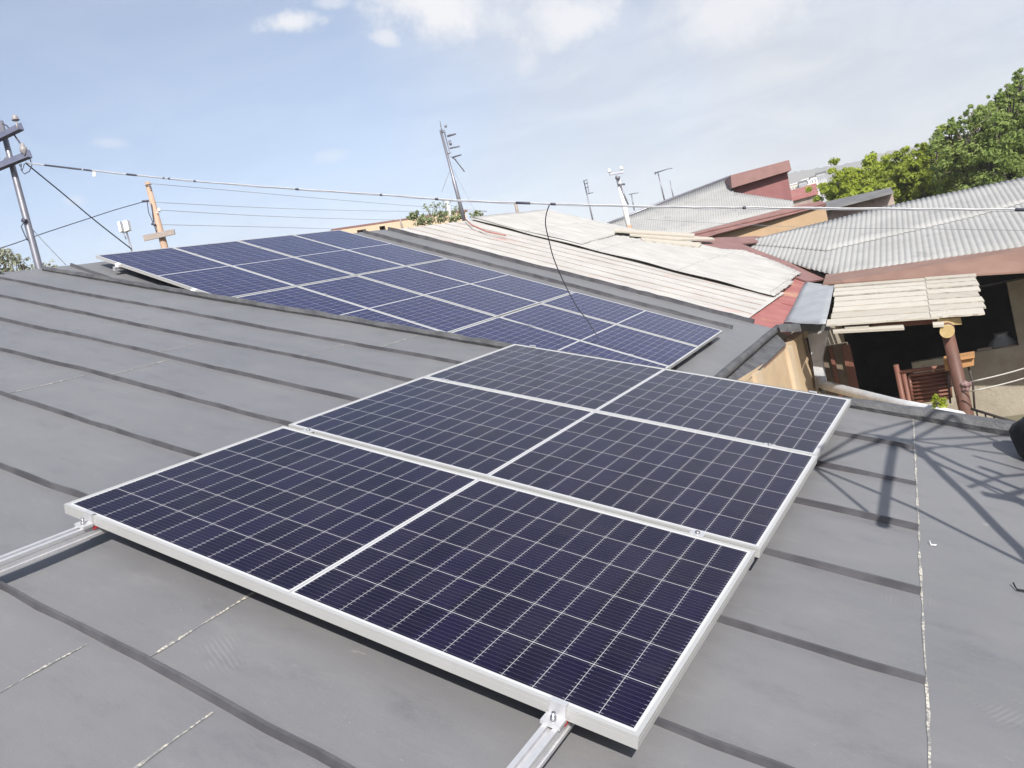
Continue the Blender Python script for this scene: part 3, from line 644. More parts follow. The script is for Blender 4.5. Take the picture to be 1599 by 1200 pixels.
# ------------------------------------------------------------------ corrugated house on the right with its dark veranda
corr = empty('house', AB(1, 19, 0), 'right hand house with grey corrugated roof, brown apron and dark open veranda', 'house')
def corr_sheet(o_, s_ax, t_ax, n_, poly, pitch, amp, mbx, mi=0, rows=6, lap=None):
    """poly in (s, t): s across the corrugation, t along it"""
    ss = [p[0] for p in poly]; s0, s1 = min(ss), max(ss); N_ = int((s1 - s0) / (pitch / 8)); prev = None
    for j in range(N_ + 1):
        s = min(max(s0 + (s1 - s0) * j / N_, s0 + 1e-4), s1 - 1e-4); ts = []
        for (sa, ta), (sb, tb) in zip(poly, poly[1:] + poly[:1]):
            if (sa - s) * (sb - s) < 0: ts.append(ta + (tb - ta) * (s - sa) / (sb - sa))
        if len(ts) < 2: prev = None; continue
        ta, tb = min(ts), max(ts); row = []
        for i in range(rows + 1):
            t_ = ta + (tb - ta) * i / rows
            row.append(mbx.vert(o_ + s_ax * s + t_ax * t_ + n_ * (2 * amp * abs(math.cos(math.pi * s / pitch)) ** .8 - amp)))
        if prev:
            for i in range(rows): mbx.face((prev[i], row[i], row[i + 1], prev[i + 1]), mi, True)
        prev = row
c0, c1 = B(1310, 432, 16.3), B(1599, 388, 16.3); c2 = B(1599, 279, 21.8)
po, pn = plane3(c0, c1, c2); sx = (c1 - c0).normalized(); tx = pn.cross(sx).normalized()
if tx.dot(c2 - c0) < 0: tx = -tx
tilt = (hit(1428, 400, po, pn) - hit(1420, 330, po, pn)).normalized(); tx2 = -tilt      # sheets lie slightly askew to the eave
# skewed axes: t along the corrugation, s along the eave
def st(x, y, n=0.0):
    q = hit(x, y, po + pn * n, pn) - c0; den = sx.dot(sx) * tx2.dot(tx2) - sx.dot(tx2) ** 2
    return ((q.dot(sx) * tx2.dot(tx2) - q.dot(tx2) * sx.dot(tx2)) / den, (q.dot(tx2) * sx.dot(sx) - q.dot(sx) * sx.dot(tx2)) / den)
mb = MB()
corr_sheet(c0, sx, tx2, pn, [st(1150, 382), st(1235, 411), st(1268, 421), st(1310, 432), st(1599, 388), st(1900, 340), st(1900, 228), st(1599, 303), st(1420, 352)], .108, .0125, mb)
build('lower_sheets', mb, M['asb_grey'], corr, solid=.008)
mb = MB()
corr_sheet(c0 + pn * .013, sx, tx2, pn, [st(1150, 381), st(1385, 323), st(1420, 315), st(1599, 278), st(1900, 205), st(1900, 240), st(1599, 318), st(1515, 341), st(1400, 368), st(1290, 393)], .108, .0125, mb)
build('upper_sheets', mb, M['asb_grey'], corr, solid=.003)
mb = MB(); a0, a1 = hit(1290, 428, po - pn * .03, pn), hit(1900, 340, po - pn * .03, pn)
b0_, b1_ = B(1285, 443, 15.0), B(1599, 424, 15.0); bx = b1_ + (b1_ - b0_)
mb.slab([a0, a1, bx, b0_], ZU * -.03); build('apron', mb, M['brown_sheet'], corr)
mb = MB(); w17 = 17.0
def wall_b(b, a0, a1, z0, z1, mbx, th=.18, mi=0): mbx.slab([AB(a0, b, z0), AB(a1, b, z0), AB(a1, b, z1), AB(a0, b, z1)], VH * th, mi)
pt = lambda x, y, b: (B(x, y, b).dot(UH), B(x, y, b).z)
aL, zT = pt(1423, 567, w17); aR, zR = pt(1592, 544, w17)
wall_b(w17, aL, 8.0, 0, zT, mb); build('parapet', mb, M['beige'], corr)
mb = MB(); wall_b(w17 + .02, aR, aR + .55, zT, 3.1, mb, .3); build('pier', mb, M['beige'], corr)
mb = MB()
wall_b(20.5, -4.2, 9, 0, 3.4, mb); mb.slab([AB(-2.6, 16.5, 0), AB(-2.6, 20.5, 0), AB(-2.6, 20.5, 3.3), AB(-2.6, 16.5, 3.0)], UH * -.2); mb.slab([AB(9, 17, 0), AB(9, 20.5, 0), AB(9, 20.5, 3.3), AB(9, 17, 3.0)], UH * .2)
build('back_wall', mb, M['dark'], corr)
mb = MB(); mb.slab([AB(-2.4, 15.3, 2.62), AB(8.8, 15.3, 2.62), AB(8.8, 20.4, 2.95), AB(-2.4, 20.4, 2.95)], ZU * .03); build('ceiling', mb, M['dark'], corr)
mb = MB(); wall_b(12.75, pt(1278, 560, 12.75)[0], pt(1326, 560, 12.75)[0], 0, 2.42, mb)
build('side_wall', mb, M['beige_shade'], corr)
for x0, x1 in ((1297, 1303), (1318, 1331)):
    mb = MB(); a0, a1 = pt(x0, 560, 12.7)[0], pt(x1, 560, 12.7)[0]; wall_b(12.69, a0, a1, 0, 2.40, mb, .055); build('door_post', mb, M['brownpaint'], corr)
mb = MB()                                             # things half seen on the parapet inside
sk = B(1566, 538, 17.35); m_ = MB()
m_.lathe(sk - ZU * .28, ZU, [(0, .20), (.05, .26), (.2, .27), (.34, .22), (.42, .12), (.47, .10), (.5, .13)], 12); tag(build('sack', m_, M['greysack'], origin=sk - ZU * .28), 'pale grey sack standing in the shade inside the veranda opening', 'sack')
for x, y, lab in ((1538, 549, 'flat pinkish brick lying on the veranda parapet'), (1575, 545, 'second flat brick on the veranda parapet, nearer the pier')):
    q = B(x, y, w17 + .05); m_ = MB(); m_.slab([q + UH * -.12 + VH * .0 + ZU * .06, q + UH * .12 + ZU * .06, q + UH * .14 + VH * .11 + ZU * .06, q + UH * -.10 + VH * .11 + ZU * .06], ZU * -.062); tag(build('brick', m_, M['tuff'], origin=q), lab, 'brick')
# ------------------------------------------------------------------ plank canopy on a log post
can = empty('canopy', B(1478, 560, 11) * 1.0, 'canopy of weathered pale planks on a brown log post over the courtyard', 'canopy')
can.matrix_basis = Matrix.Translation(Vector((can.matrix_basis.translation.x, can.matrix_basis.translation.y, 0)))
FR, FL, BL = B(1541, 494, 10.9), B(1291, 511, 11.1), B(1303, 446, 14.6)
co_, cn_ = plane3(FR, FL, BL); BR = hit(1520, 430, co_, cn_)
mb = MB(); rowsn = 8
def lerp(a, b, t): return a + (b - a) * t
tt = [0, .13, .26, .385, .52, .66, .78, .9, 1.0]
for i in range(rowsn):
    t0_, t1_ = tt[i] + rnd(.006, .018), tt[i + 1] - rnd(.008, .024); lift = cn_ * (.012 + rnd(0, .016))
    l0, l1 = lerp(FL, BL, t0_), lerp(FL, BL, t1_); r0, r1 = lerp(FR, BR, t0_), lerp(FR, BR, t1_)
    e_ = rnd(-.02, .03); sk = rnd(-.02, .02); m0, m1 = lerp(l0, r0, .705), lerp(l1, r1, .70)
    d_ = (r0 - l0).normalized(); la = d_ * rnd(-.03, .06)
    # two board lengths per course, each with a slightly ragged edge
    for (p0, p1, q0, q1, up_) in ((l0 + la, l1 + la, m0 + d_ * .04, m1 + d_ * .04, 0.0), (m0 - d_ * .05, m1 - d_ * .05, r0 + d_ * e_, r1 + d_ * (e_ + sk), .010)):
        n_ = 9; front = [lerp(p0, q0, k / n_) + (p0 - p1) * rnd(-.025, .06) for k in range(n_ + 1)]; back = [lerp(p1, q1, k / n_) for k in range(n_ + 1)]
        mb.slab([p + lift + cn_ * up_ for p in front + back[::-1]], cn_ * -.022)
build('plank_deck', mb, M['plank'], can)
mb = MB()
q_ = [hit(x, y, co_ - cn_ * .05, cn_) for x, y in [(1300, 513), (1410, 506), (1412, 512), (1301, 518)]]; mb.slab(q_, cn_ * -.03)
q_ = [hit(x, y, co_ - cn_ * .03, cn_) for x, y in [(1318, 506), (1358, 504), (1356, 511), (1319, 512)]]; mb.slab(q_, cn_ * -.03)
q_ = [hit(x, y, co_ - cn_ * .04, cn_) for x, y in [(1456, 502), (1474, 501), (1474, 507), (1457, 508)]]; mb.slab(q_, cn_ * -.03)
build('loose_lath', mb, M['plank'], can)
PB = B(1481, 530, 11.0); pa_, pb_ = PB.dot(UH), 11.0
bot = B(1509, 645, 11.0)
mb = MB(); top = B(1480, 521, 11.0); dirp = (bot - top).normalized(); foot = top + dirp * ((0 - top.z) / dirp.z)
mb.tube([foot, lerp(foot, top, .5), top], [.088, .080, .070], 14); build('post', mb, M['log'], can)
mb = MB(); ec = B(1479, 518, 10.85); mb.tube([ec + VH * .06, ec + VH * 3.4 + ZU * .3], .080, 14); beam = build('log_beam', mb, M['log'], can)
mb = MB(); mb.tube([ec + VH * .0, ec + VH * .059], .081, 14); build('cut_end', mb, M['cut'], beam)
mb = MB(); e0, e1 = B(1362, 514, 11.2), B(1470, 505, 11.2); mb.slab([e0, e1, e1 + ZU * .09, e0 + ZU * .09], VH * .06); cb = build('cross_beam', mb, M['brownpaint'], can)
mb = MB(); e1, e2 = B(1466, 509, 11.02), B(1502, 507, 11.02); mb.slab([e1, e2, e2 + ZU * .085, e1 + ZU * .085], VH * .07); build('new_batten', mb, M['cut'], can)
# grey sheet bridging to the red eave
mb = MB(); q_ = [B(1257, 441, 15.9), B(1303, 446, 14.7), B(1289, 506, 11.1), B(1224, 504, 11.9)]
g_ = []
for i in range(9):
    r_ = []
    for j in range(7): p = lerp(lerp(q_[0], q_[1], j / 6), lerp(q_[3], q_[2], j / 6), i / 8); p = p + ZU * (.008 * math.sin(i * .9 + j) + .005 * math.sin(j * 2.1)); r_.append(mb.vert(p))
    g_.append(r_)
for i in range(8):
    for j in range(6): mb.face((g_[i][j], g_[i + 1][j], g_[i + 1][j + 1], g_[i][j + 1]), 0, True)
build('metal_sheet', mb, M['grey_sheet'], can, solid=.006)

# rainwater hopper and downpipe
dp = empty('downpipe', A(1276, 560, WA + .12), 'shiny galvanised downpipe with square hopper beside the peach wall', 'downpipe')
mb = MB()
HB = 12.3
mb.slab([B(1261, 523, HB), B(1292, 519, HB), B(1283, 562, HB), B(1269, 567, HB)], VH * .16); build('hopper', mb, M['galv'], dp)
mb = MB(); mb.slab([B(1269, 567.5, HB), B(1283, 562.5, HB), B(1289, 600, HB), B(1275, 608, HB)], VH * .15); build('drop_pipe', mb, M['galv'], dp)
mb = MB(); s0 = B(1284, 601, HB - .05); e0 = B(1400, 631, 10.4); e1 = B(1500, 652, 9.2)
mb.tube([s0 + ZU * .12 + VH * .02, s0, lerp(s0, e0, .06), e0, e1], [.066, .07, .07, .068, .066], 14); build('long_pipe', mb, M['galv'], dp)
mb = MB(); mb.slab([B(1258, 528, HB + .05), B(1262, 528, HB + .05), B(1283, 612, HB + .05), B(1279, 612, HB + .05)], VH * .03); build('black_strip', mb, M['iron'], dp)
mb = MB(); t0_ = FP(6.80, 1.25, RO + .0); q0_, q1_ = B(1216, 508, 11.2), B(1293, 506, 12.1); mb.slab([q0_, q1_, q1_ - ZU * .10, q0_ - ZU * .10], VH * .14); build('box_gutter', mb, M['roof_dark'], dp)

# brown ridged gate, planter, cords
gate = empty('gate', B(1440, 620, 11.45), 'red brown metal gate with ridged sheet panel in the courtyard', 'gate')
fb = lambda x, y, d=0.0: B(x, y, 11.45 + d)
mb = MB(); p0, p1 = fb(1399, 570), fb(1413, 640)
mb.tube([p1 - ZU * 1.0, p0], .035, 8); mb.tube([fb(1411, 584), fb(1424, 645) - ZU * .8], .03, 8); build('gate_post', mb, M['brownpaint'], gate)
mb = MB(); mb.tube([fb(1401, 582), fb(1480, 572)], .025, 8); build('top_rail', mb, M['brownpaint'], gate)
mb = MB(); TL, TR, BLp, BRp = fb(1420, 587), fb(1481, 578), fb(1426, 629), fb(1485, 621); prev = None
for i in range(49):
    t_ = i / 48; n_ = VH * (-.022 * math.cos(t_ * 2 * math.pi * 7)); r_ = [mb.vert(lerp(TL, BLp, t_) + n_), mb.vert(lerp(TR, BRp, t_) + n_)]
    if prev: mb.face((prev[0], r_[0], r_[1], prev[1]), 0, True)
    prev = r_
build('ridged_panel', mb, M['brownpaint'], gate, solid=.006)
mb = MB()
for p, q in ((TL, TR), (BLp, BRp), (TL, BLp), (TR, BRp)): mb.tube([p, q], .022, 6)
build('frame', mb, M['brownpaint'], gate)
pl_ = empty('planter', B(1498, 590, 11.15), 'orange planter box on a thin black stand behind the log post', 'planter')
mb = MB(); q_ = [B(1474, 564, 11.15), B(1521, 556, 11.15), B(1521, 571, 11.15), B(1476, 580, 11.15)]; mb.slab(q_, VH * .22); bx_ = build('box', mb, M['orange'], pl_)
mb = MB(); q_ = [B(1473, 563, 11.10), B(1522, 555, 11.10), B(1522, 559, 11.10), B(1474, 567, 11.10)]; mb.slab(q_, VH * .32); build('rim', mb, M['orange'], bx_)
mb = MB(); mb.tube([B(1512, 572, 11.25), B(1519, 597, 11.25), B(1522, 640, 11.25)], .014, 6); mb.tube([B(1479, 578, 11.25), B(1484, 630, 11.25)], .014, 6); mb.tube([B(1479, 604, 11.25), B(1520, 598, 11.25)], .01, 6); build('stand', mb, M['iron'], pl_)
mb = MB(); c_ = B(1508, 604, 10.7)
for k in range(26):
    t_ = k * 2.4; d_ = Vector((rnd(-1, 1), rnd(-1, 1), rnd(-1, 1))).normalized()
    mb.lathe(c_ + d_ * rnd(.01, .06), Vector((rnd(-1, 1), rnd(-1, 1), rnd(-1, 1))), [(-.03, .006), (-.012, .025), (.01, .028), (.035, .004)], 7)
tag(build('rag', mb, M['rag'], origin=c_), 'pinkish rag knotted round the brown log post where the cords tie on', 'rag')
for k, (p, q, lab) in enumerate([((1514, 597), (1700, 538), 'upper white clothesline cord tied to the brown post'), ((1514, 612), (1700, 554), 'lower white clothesline cord tied to the brown post')]):
    a_, b_ = B(*p, 10.8), B(*q, 10.2); mb = MB(); mb.tube([lerp(a_, b_, i / 10) - ZU * .04 * math.sin(math.pi * i / 10) for i in range(11)], .0085, 6)
    tag(build('clothesline', mb, M['line'], origin=a_), lab, 'clothesline', 'clotheslines')
fe = empty('handrail', B(1538, 646, 9.6), 'thin dark iron handrail just behind the grey roof edge', 'handrail')
mb = MB(); a_, b_ = B(1517, 639, 9.6), B(1600, 664, 9.0); mb.tube([a_, b_], .014, 6); build('top_bar', mb, M['iron'], fe)
for k in range(6): mb = MB(); p = lerp(a_, b_, .1 + k * .17); mb.tube([p, p - ZU * .6], .009, 6); build('baluster', mb, M['iron'], fe)

# ------------------------------------------------------------------ foliage
def blob_leaves(mbx, c, rad, n, size, squash=(1, 1, .8), shell=0.55):
    for _ in range(n):
        d = Vector((random.gauss(0, 1), random.gauss(0, 1), random.gauss(0, 1))).normalized(); r = rad * (shell + (1 - shell) * random.random()) * (1 if random.random() < .8 else rnd(.2, 1.12))
        p = c + Vector((d.x * squash[0], d.y * squash[1], d.z * squash[2])) * r
        nrm = (d + Vector((rnd(-1, 1), rnd(-1, 1), rnd(-.2, 1.3))) * .65).normalized(); x = nrm.orthogonal().normalized(); y = nrm.cross(x); a = rnd(0, 6.28)
        e1 = x * math.cos(a) + y * math.sin(a); e2 = nrm.cross(e1); s = size * rnd(.6, 1.3)
        i = len(mbx.v); mbx.v += [p - e1 * s, p + e2 * s * .45 + nrm * s * .15, p + e1 * s, p - e2 * s * .45 + nrm * s * .1]
        mbx.f.append((i, i + 1, i + 2, i + 3)); mbx.mi.append(0); mbx.sm.append(False)
def tree(name, base, crown_pts, mat_, label, leaf, dens, trunk_r, cat='tree', group=None):
    """crown_pts: list of (point, radius): limbs reach into each clump"""
    root = empty(name, base, label, cat, group)
    cen = sum((p for p, r in crown_pts), Vector()) / len(crown_pts); t_ = MB(); fork = Vector((base.x, base.y, 0)).lerp(cen, .5); fork.z = base.z + (cen.z - base.z) * .45; fork.x = lerp(base.x, cen.x, .3); fork.y = lerp(base.y, cen.y, .3)
    t_.tube([base - ZU * .1, lerp(base, fork, .5) + Vector((rnd(-.1, .1), rnd(-.1, .1), 0)) * trunk_r * 3, fork], [trunk_r * 1.25, trunk_r, trunk_r * .8], 9)
    for p, r in crown_pts:
        mid_ = lerp(fork, p, .5) + Vector((rnd(-.2, .2), rnd(-.2, .2), rnd(.0, .3))) * r; t_.tube([fork, mid_, p], [trunk_r * .5, trunk_r * .3, trunk_r * .12], 6)
        for _ in range(5):
            e_ = p + Vector((rnd(-1, 1), rnd(-1, 1), rnd(-.3, 1))).normalized() * r * rnd(.7, 1.05); t_.tube([lerp(mid_, p, rnd(.3, 1)), lerp(p, e_, .5) + Vector((0, 0, rnd(0, .1))), e_], [trunk_r * .14, trunk_r * .09, trunk_r * .04], 5)
    build('trunk', t_, M['bark'], root)
    l_ = MB()
    for p, r in crown_pts:
        sub = max(9, int(20 * r))
        for _ in range(sub):
            q = p + Vector((random.gauss(0, .50), random.gauss(0, .50), random.gauss(0, .45))) * r
            blob_leaves(l_, q, r * rnd(.16, .40), int(dens * r * r / sub), leaf * rnd(.75, 1.2), (1, 1, .7), .15)
        for _ in range(9):                              # loose sprays round the outline
            d_ = Vector((random.gauss(0, 1), random.gauss(0, 1), random.gauss(.3, 1))).normalized(); blob_leaves(l_, p + d_ * r * rnd(.80, 1.08), r * rnd(.14, .26), max(8, int(dens * r * .016)), leaf * .8, (1, 1, .8), .1)
    build('crown', l_, mat_, root)
    return root
def crown(pts, d, dj): return [(D(x, y, d + rnd(-dj, dj)), r) for x, y, r in pts]
def gnd(x, y, d): p = D(x, y, d); return Vector((p.x, p.y, 0))
TG = 'trees behind the corrugated roof'
tree('tree', gnd(1330, 300, 34), crown([(1302, 308, .7), (1318, 294, .9), (1345, 286, 1.0), (1362, 288, 1.0), (1382, 282, .9), (1336, 304, 1.1), (1368, 304, 1.1), (1308, 318, 1.0), (1345, 322, 1.1), (1318, 286, .5), (1392, 300, 1.0), (1330, 284, .7), (1372, 268, .6)], 34, 1.0), M['leaf_lime'], 'bright lime green tree left of the others, above the dark flat shed roof', .085, 3300, .16, group=TG)
tree('tree', gnd(1440, 300, 30), crown([(1408, 268, .8), (1430, 254, .7), (1450, 268, 1.0), (1422, 285, 1.1), (1466, 290, 1.1), (1445, 304, 1.1), (1405, 304, 1.0), (1480, 270, 1.0), (1398, 284, .8), (1438, 238, .32), (1402, 254, .35), (1460, 250, .7), (1420, 320, .9)], 30, .9), M['leaf_mid'], 'mid green tree in the middle of the tree row, right behind the corrugated ridge', .078, 3300, .16, group=TG)
tree('tree', gnd(1570, 280, 27), crown([(1500, 228, .8), (1525, 212, .8), (1552, 195, .8), (1580, 172, .8), (1602, 150, .7), (1538, 232, 1.1), (1575, 215, 1.1), (1605, 200, 1.1), (1510, 262, 1.1), (1550, 262, 1.2), (1590, 250, 1.2), (1630, 230, 1.3), (1640, 180, 1.1), (1530, 288, 1.0), (1476, 214, .38), (1490, 200, .36), (1520, 184, .4), (1556, 166, .42), (1596, 126, .38), (1640, 280, 1.2), (1580, 285, 1.1), (1486, 246, .7), (1462, 222, .25), (1572, 148, .3)], 27, 1.2), M['leaf_dark'], 'tall dark green tree at the right edge rising above the others', .072, 3000, .25, group=TG)
tree('tree', gnd(20, 400, 24), crown([(-40, 412, .7), (-12, 412, .5), (12, 410, .42), (34, 414, .35), (62, 417, .28), (82, 421, .2), (4, 400, .28), (-30, 430, .6), (30, 426, .4), (0, 424, .5), (-16, 396, .3)], 24, .5), M['leaf_pale'], 'pale blossoming tree behind the ridge at the left edge', .075, 520, .12)
# ------------------------------------------------------------------ rough stone building behind the ridge, weeds on top
stb = empty('building', D(640, 350, 21), 'rough stone building with two dark holes behind the panels, weeds along its top', 'building')
stb.matrix_basis = Matrix.Translation(Vector((D(640, 350, 21).x, D(640, 350, 21).y, 0)))
s0, s1 = D(520, 361, 20.0), D(726, 331, 22.5); e1 = D(736, 338, 22.5)
hx = (Vector((s1.x, s1.y, 0)) - Vector((s0.x, s0.y, 0))).normalized(); bk = Vector((-hx.y, hx.x, 0))
mb = MB(); 
Lw = (Vector((s1.x, s1.y, 0)) - Vector((s0.x, s0.y, 0))).length; zt0 = s0.z; zt1 = s1.z; ob = Vector((s0.x, s0.y, 0))
def wp(x, y):
    p = hit(x, y, ob, bk); return (p - ob).dot(hx), p.z
def quadw(x0, x1, z0, z1, dz, mi=0, dep=0.0):
    ids = []
    for x, z in ((x0, z0), (x1, z0), (x1, z1), (x0, z1)):
        zz = z if z is not None else zt0 + (zt1 - zt0) * x / Lw
        a = mb.vert(ob + hx * x + ZU * zz + bk * dep); mb.uv[a] = (x, zz); ids.append(a)
    mb.face(ids, mi)
holes = []
for (xa, ya), (xb, yb) in (((557, 360), (573, 366)), ((592, 354), (603, 361))):
    p, q = wp(xa, ya), wp(xb, yb); holes.append((p[0], q[0], min(q[1], p[1]) - .05, max(p[1], q[1])))
xs = [0] + [c for h in holes for c in h[:2]] + [Lw]
for k in range(len(xs) - 1):
    if k % 2 == 0: quadw(xs[k], xs[k + 1], 0, None, 0)
    else:
        h = holes[k // 2]; quadw(xs[k], xs[k + 1], 0, h[2], 0); quadw(xs[k], xs[k + 1], h[3], None, 0)
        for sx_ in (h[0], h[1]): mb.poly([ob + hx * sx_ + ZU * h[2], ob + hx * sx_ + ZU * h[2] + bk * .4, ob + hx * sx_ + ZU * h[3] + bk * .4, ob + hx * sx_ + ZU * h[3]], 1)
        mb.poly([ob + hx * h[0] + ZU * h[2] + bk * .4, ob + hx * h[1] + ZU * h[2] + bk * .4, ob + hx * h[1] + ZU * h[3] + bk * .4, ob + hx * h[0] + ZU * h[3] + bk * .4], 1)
quadw(Lw, Lw + .001, 0, zt1, 0)
er = ob + hx * Lw; mb.poly([er, er + bk * 4, er + bk * 4 + ZU * (zt1 - .3), er + ZU * zt1], 0)
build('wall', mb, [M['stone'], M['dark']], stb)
mb = MB(); mb.slab([ob + ZU * (zt0 + .005), ob + hx * (Lw + .1) + ZU * (zt1 + .005), ob + hx * (Lw + .1) + ZU * (zt1 - .25) + bk * 4, ob + ZU * (zt0 - .25) + bk * 4], ZU * .05); build('roof', mb, M['maroon_light'], stb)
def weed(pts, d, mat_, label, n, leaf):
    base = D(*pts[0][:2], d); root = empty('weed', base, label, 'plant', 'weeds by the stone building'); t_ = MB(); l_ = MB()
    for x, y, r in pts[1:]:
        p = D(x, y, d); b_ = base + (D(x, pts[0][1], d) - base) * .7
        t_.tube([b_, lerp(b_, p, .5) + Vector((rnd(-.05, .05), 0, 0)), p], [.012, .010, .005], 5)
        for k in range(3): e_ = p + Vector((rnd(-1, 1), rnd(-1, 1), rnd(0, 1))) * r; t_.tube([lerp(b_, p, rnd(.4, .9)), e_], .004, 4); blob_leaves(l_, e_, r * .5, n // 3, leaf, (1, 1, .6), .1)
        blob_leaves(l_, p, r, n, leaf, (1, 1, .7), .1)
    build('stem', t_, M['bark'], root); build('leaves', l_, mat_, root)
weed([(690, 348), (668, 326, .14), (680, 322, .15), (695, 320, .2), (688, 330, .2), (708, 330, .16), (718, 328, .12), (676, 334, .2)], 20.5, M['leaf_weed'], 'tall leafy weed standing on the stone building beside the antenna mast', 26, .030)
weed([(690, 352), (655, 348, .16), (670, 346, .18), (688, 343, .18), (705, 341, .18), (718, 339, .14), (645, 340, .12), (648, 336, .1)], 19.6, M['leaf_weed'], 'low bank of yellow green weeds along the foot of the stone building', 120, .040)
weed([(748, 340), (742, 334, .07), (745, 337, .10), (752, 338, .06), (738, 338, .08)], 19.5, M['leaf_weed'], 'small dark weed right of the stone building corner', 40, .035)
pp = empty('potted_plant', B(1466, 648, 9.6), 'small bright green plant peeping over the grey roof edge by the shiny pipe', 'plant')
mb = MB(); l_ = MB(); b_ = B(1466, 650, 9.6)
for k in range(16):
    e_ = B(1466 + rnd(-7, 9), rnd(621, 640), 9.6 + rnd(-.1, .1)); mb.tube([b_, lerp(b_, e_, .6) + ZU * .03, e_], [.006, .004, .002], 4); blob_leaves(l_, e_, .045, 24, .022, (1, 1, 1), .1)
build('stem', mb, M['bark'], pp); build('leaves', l_, M['leaf_lime'], pp)
mb = MB(); p_ = b_ - ZU * .02; mb.lathe(p_ - ZU * .22, ZU, [(0, .08), (.2, .11), (.2, .095), (.19, .095)], 14); build('pot', mb, M['brownpaint'], pp)

# ------------------------------------------------------------------ gabled house with corrugated roof and maroon dormer, ochre wall
gh = empty('house', gnd(1150, 330, 27), 'farther house with grey corrugated roof, maroon raised dormer and ochre wall', 'house')
g0, g1, g2 = D(1065, 366, 23.5), D(1266, 322, 23.0), D(1141, 277, 27.5)
go, gn = plane3(g0, g1, g2); gs = (g1 - g0).normalized(); tl = -(hit(1124, 330, go, gn) - hit(1120, 295, go, gn)).normalized()
def gst(x, y):
    q = hit(x, y, go, gn) - g0; dt = gs.dot(tl); den = 1 - dt * dt; return ((q.dot(gs) - q.dot(tl) * dt) / den, (q.dot(tl) - q.dot(gs) * dt) / den)
mb = MB(); corr_sheet(g0, gs, tl, gn, [gst(930, 362), gst(945, 351), gst(1141, 277), gst(1143, 300), gst(1238, 314), gst(1240, 322), gst(1065, 367), gst(1000, 380), gst(930, 385)], .075, .008, mb, rows=5)
rf = build('roof', mb, M['asb_grey'], gh, solid=.01)
mb = MB(); mb.tube([hit(*q, go + gn * .02, gn) for q in [(943, 352), (1040, 314), (1141, 276)]], .05, 6); build('ridge_cap', mb, M['pole'], rf)
mb = MB(); gp = lambda x, y, n=0.0: hit(x, y, go + gn * n, gn)
mb.slab([gp(1064, 369), gp(1270, 323), gp(1282, 317), gp(1290, 321), gp(1118, 366), gp(1095, 374)], Vector((0, .3, -.05)))
build('fascia', mb, M['maroon_light'], gh)
mb = MB(); mb.slab([gp(1066, 368, .04), gp(1240, 322, .04), gp(1282, 314, .04), gp(1290, 318, .04), gp(1090, 365, .04)], Vector((0, .05, -.08))); build('eave_sheet', mb, M['maroon_light'], gh)
mb = MB(); dd = 25.6
mb.slab([D(1143, 303, dd + .6), D(1141, 286, dd + .6), D(1228, 262, dd), D(1237, 313, dd)], Vector((.4, 2.6, 0))); build('dormer_wall', mb, M['maroon'], gh)
mb = MB(); mb.slab([D(1141, 274, dd + .3), D(1232, 250, dd - .3), D(1236, 266, dd - .3), D(1143, 294, dd + .3)], Vector((.4, 3.0, 0))); build('dormer_fascia', mb, M['maroon_light'], gh)
mb = MB(); wl = [D(1085, 373, 23.2), D(1288, 321, 22.8), D(1300, 380, 22.8), D(1085, 420, 23.2)]; wl[2].z = 0; wl[3].z = 0; wl[2].x, wl[2].y = wl[1].x, wl[1].y; wl[3].x, wl[3].y = wl[0].x, wl[0].y
mb.slab(wl, Vector((.1, .3, 0))); build('wall', mb, M['ochre'], gh)
mb = MB(); w0_, w1_ = D(945, 362, 26.6), D(1085, 370, 24.6); q0 = Vector((w0_.x, w0_.y, 0)); q1 = Vector((w1_.x, w1_.y, 0)); mb.slab([q0, q1, w1_ - ZU * .5, w0_ - ZU * .6], Vector((.1, .3, 0))); build('side_wall', mb, M['ochre'], gh)
# ------------------------------------------------------------------ stone shed with dark roofing
sh = empty('shed', gnd(1340, 320, 25.5), 'low grey stone shed with thin dark roof in front of the lime green tree', 'shed')
sb0, sb1 = D(1256, 334, 24.6), D(1395, 299, 25.6); mb = MB(); hxs = Vector((sb1.x - sb0.x, sb1.y - sb0.y, 0)).normalized(); bks = Vector((-hxs.y, hxs.x, 0))
f0, f1 = D(1262, 335, 24.9), D(1394, 303, 25.8); p0 = Vector((f0.x, f0.y, 0)); p1 = Vector((f1.x, f1.y, 0))
mb.slab([p0, p1, f1, f0], bks * 3.5); build('wall', mb, M['tuff'], sh)
mb = MB(); mb.slab([D(1254, 336, 24.3), D(1395, 299.5, 25.3), D(1391, 293, 26.6), D(1268, 320, 27.2)], ZU * -.06); build('roof', mb, M['slate'], sh)

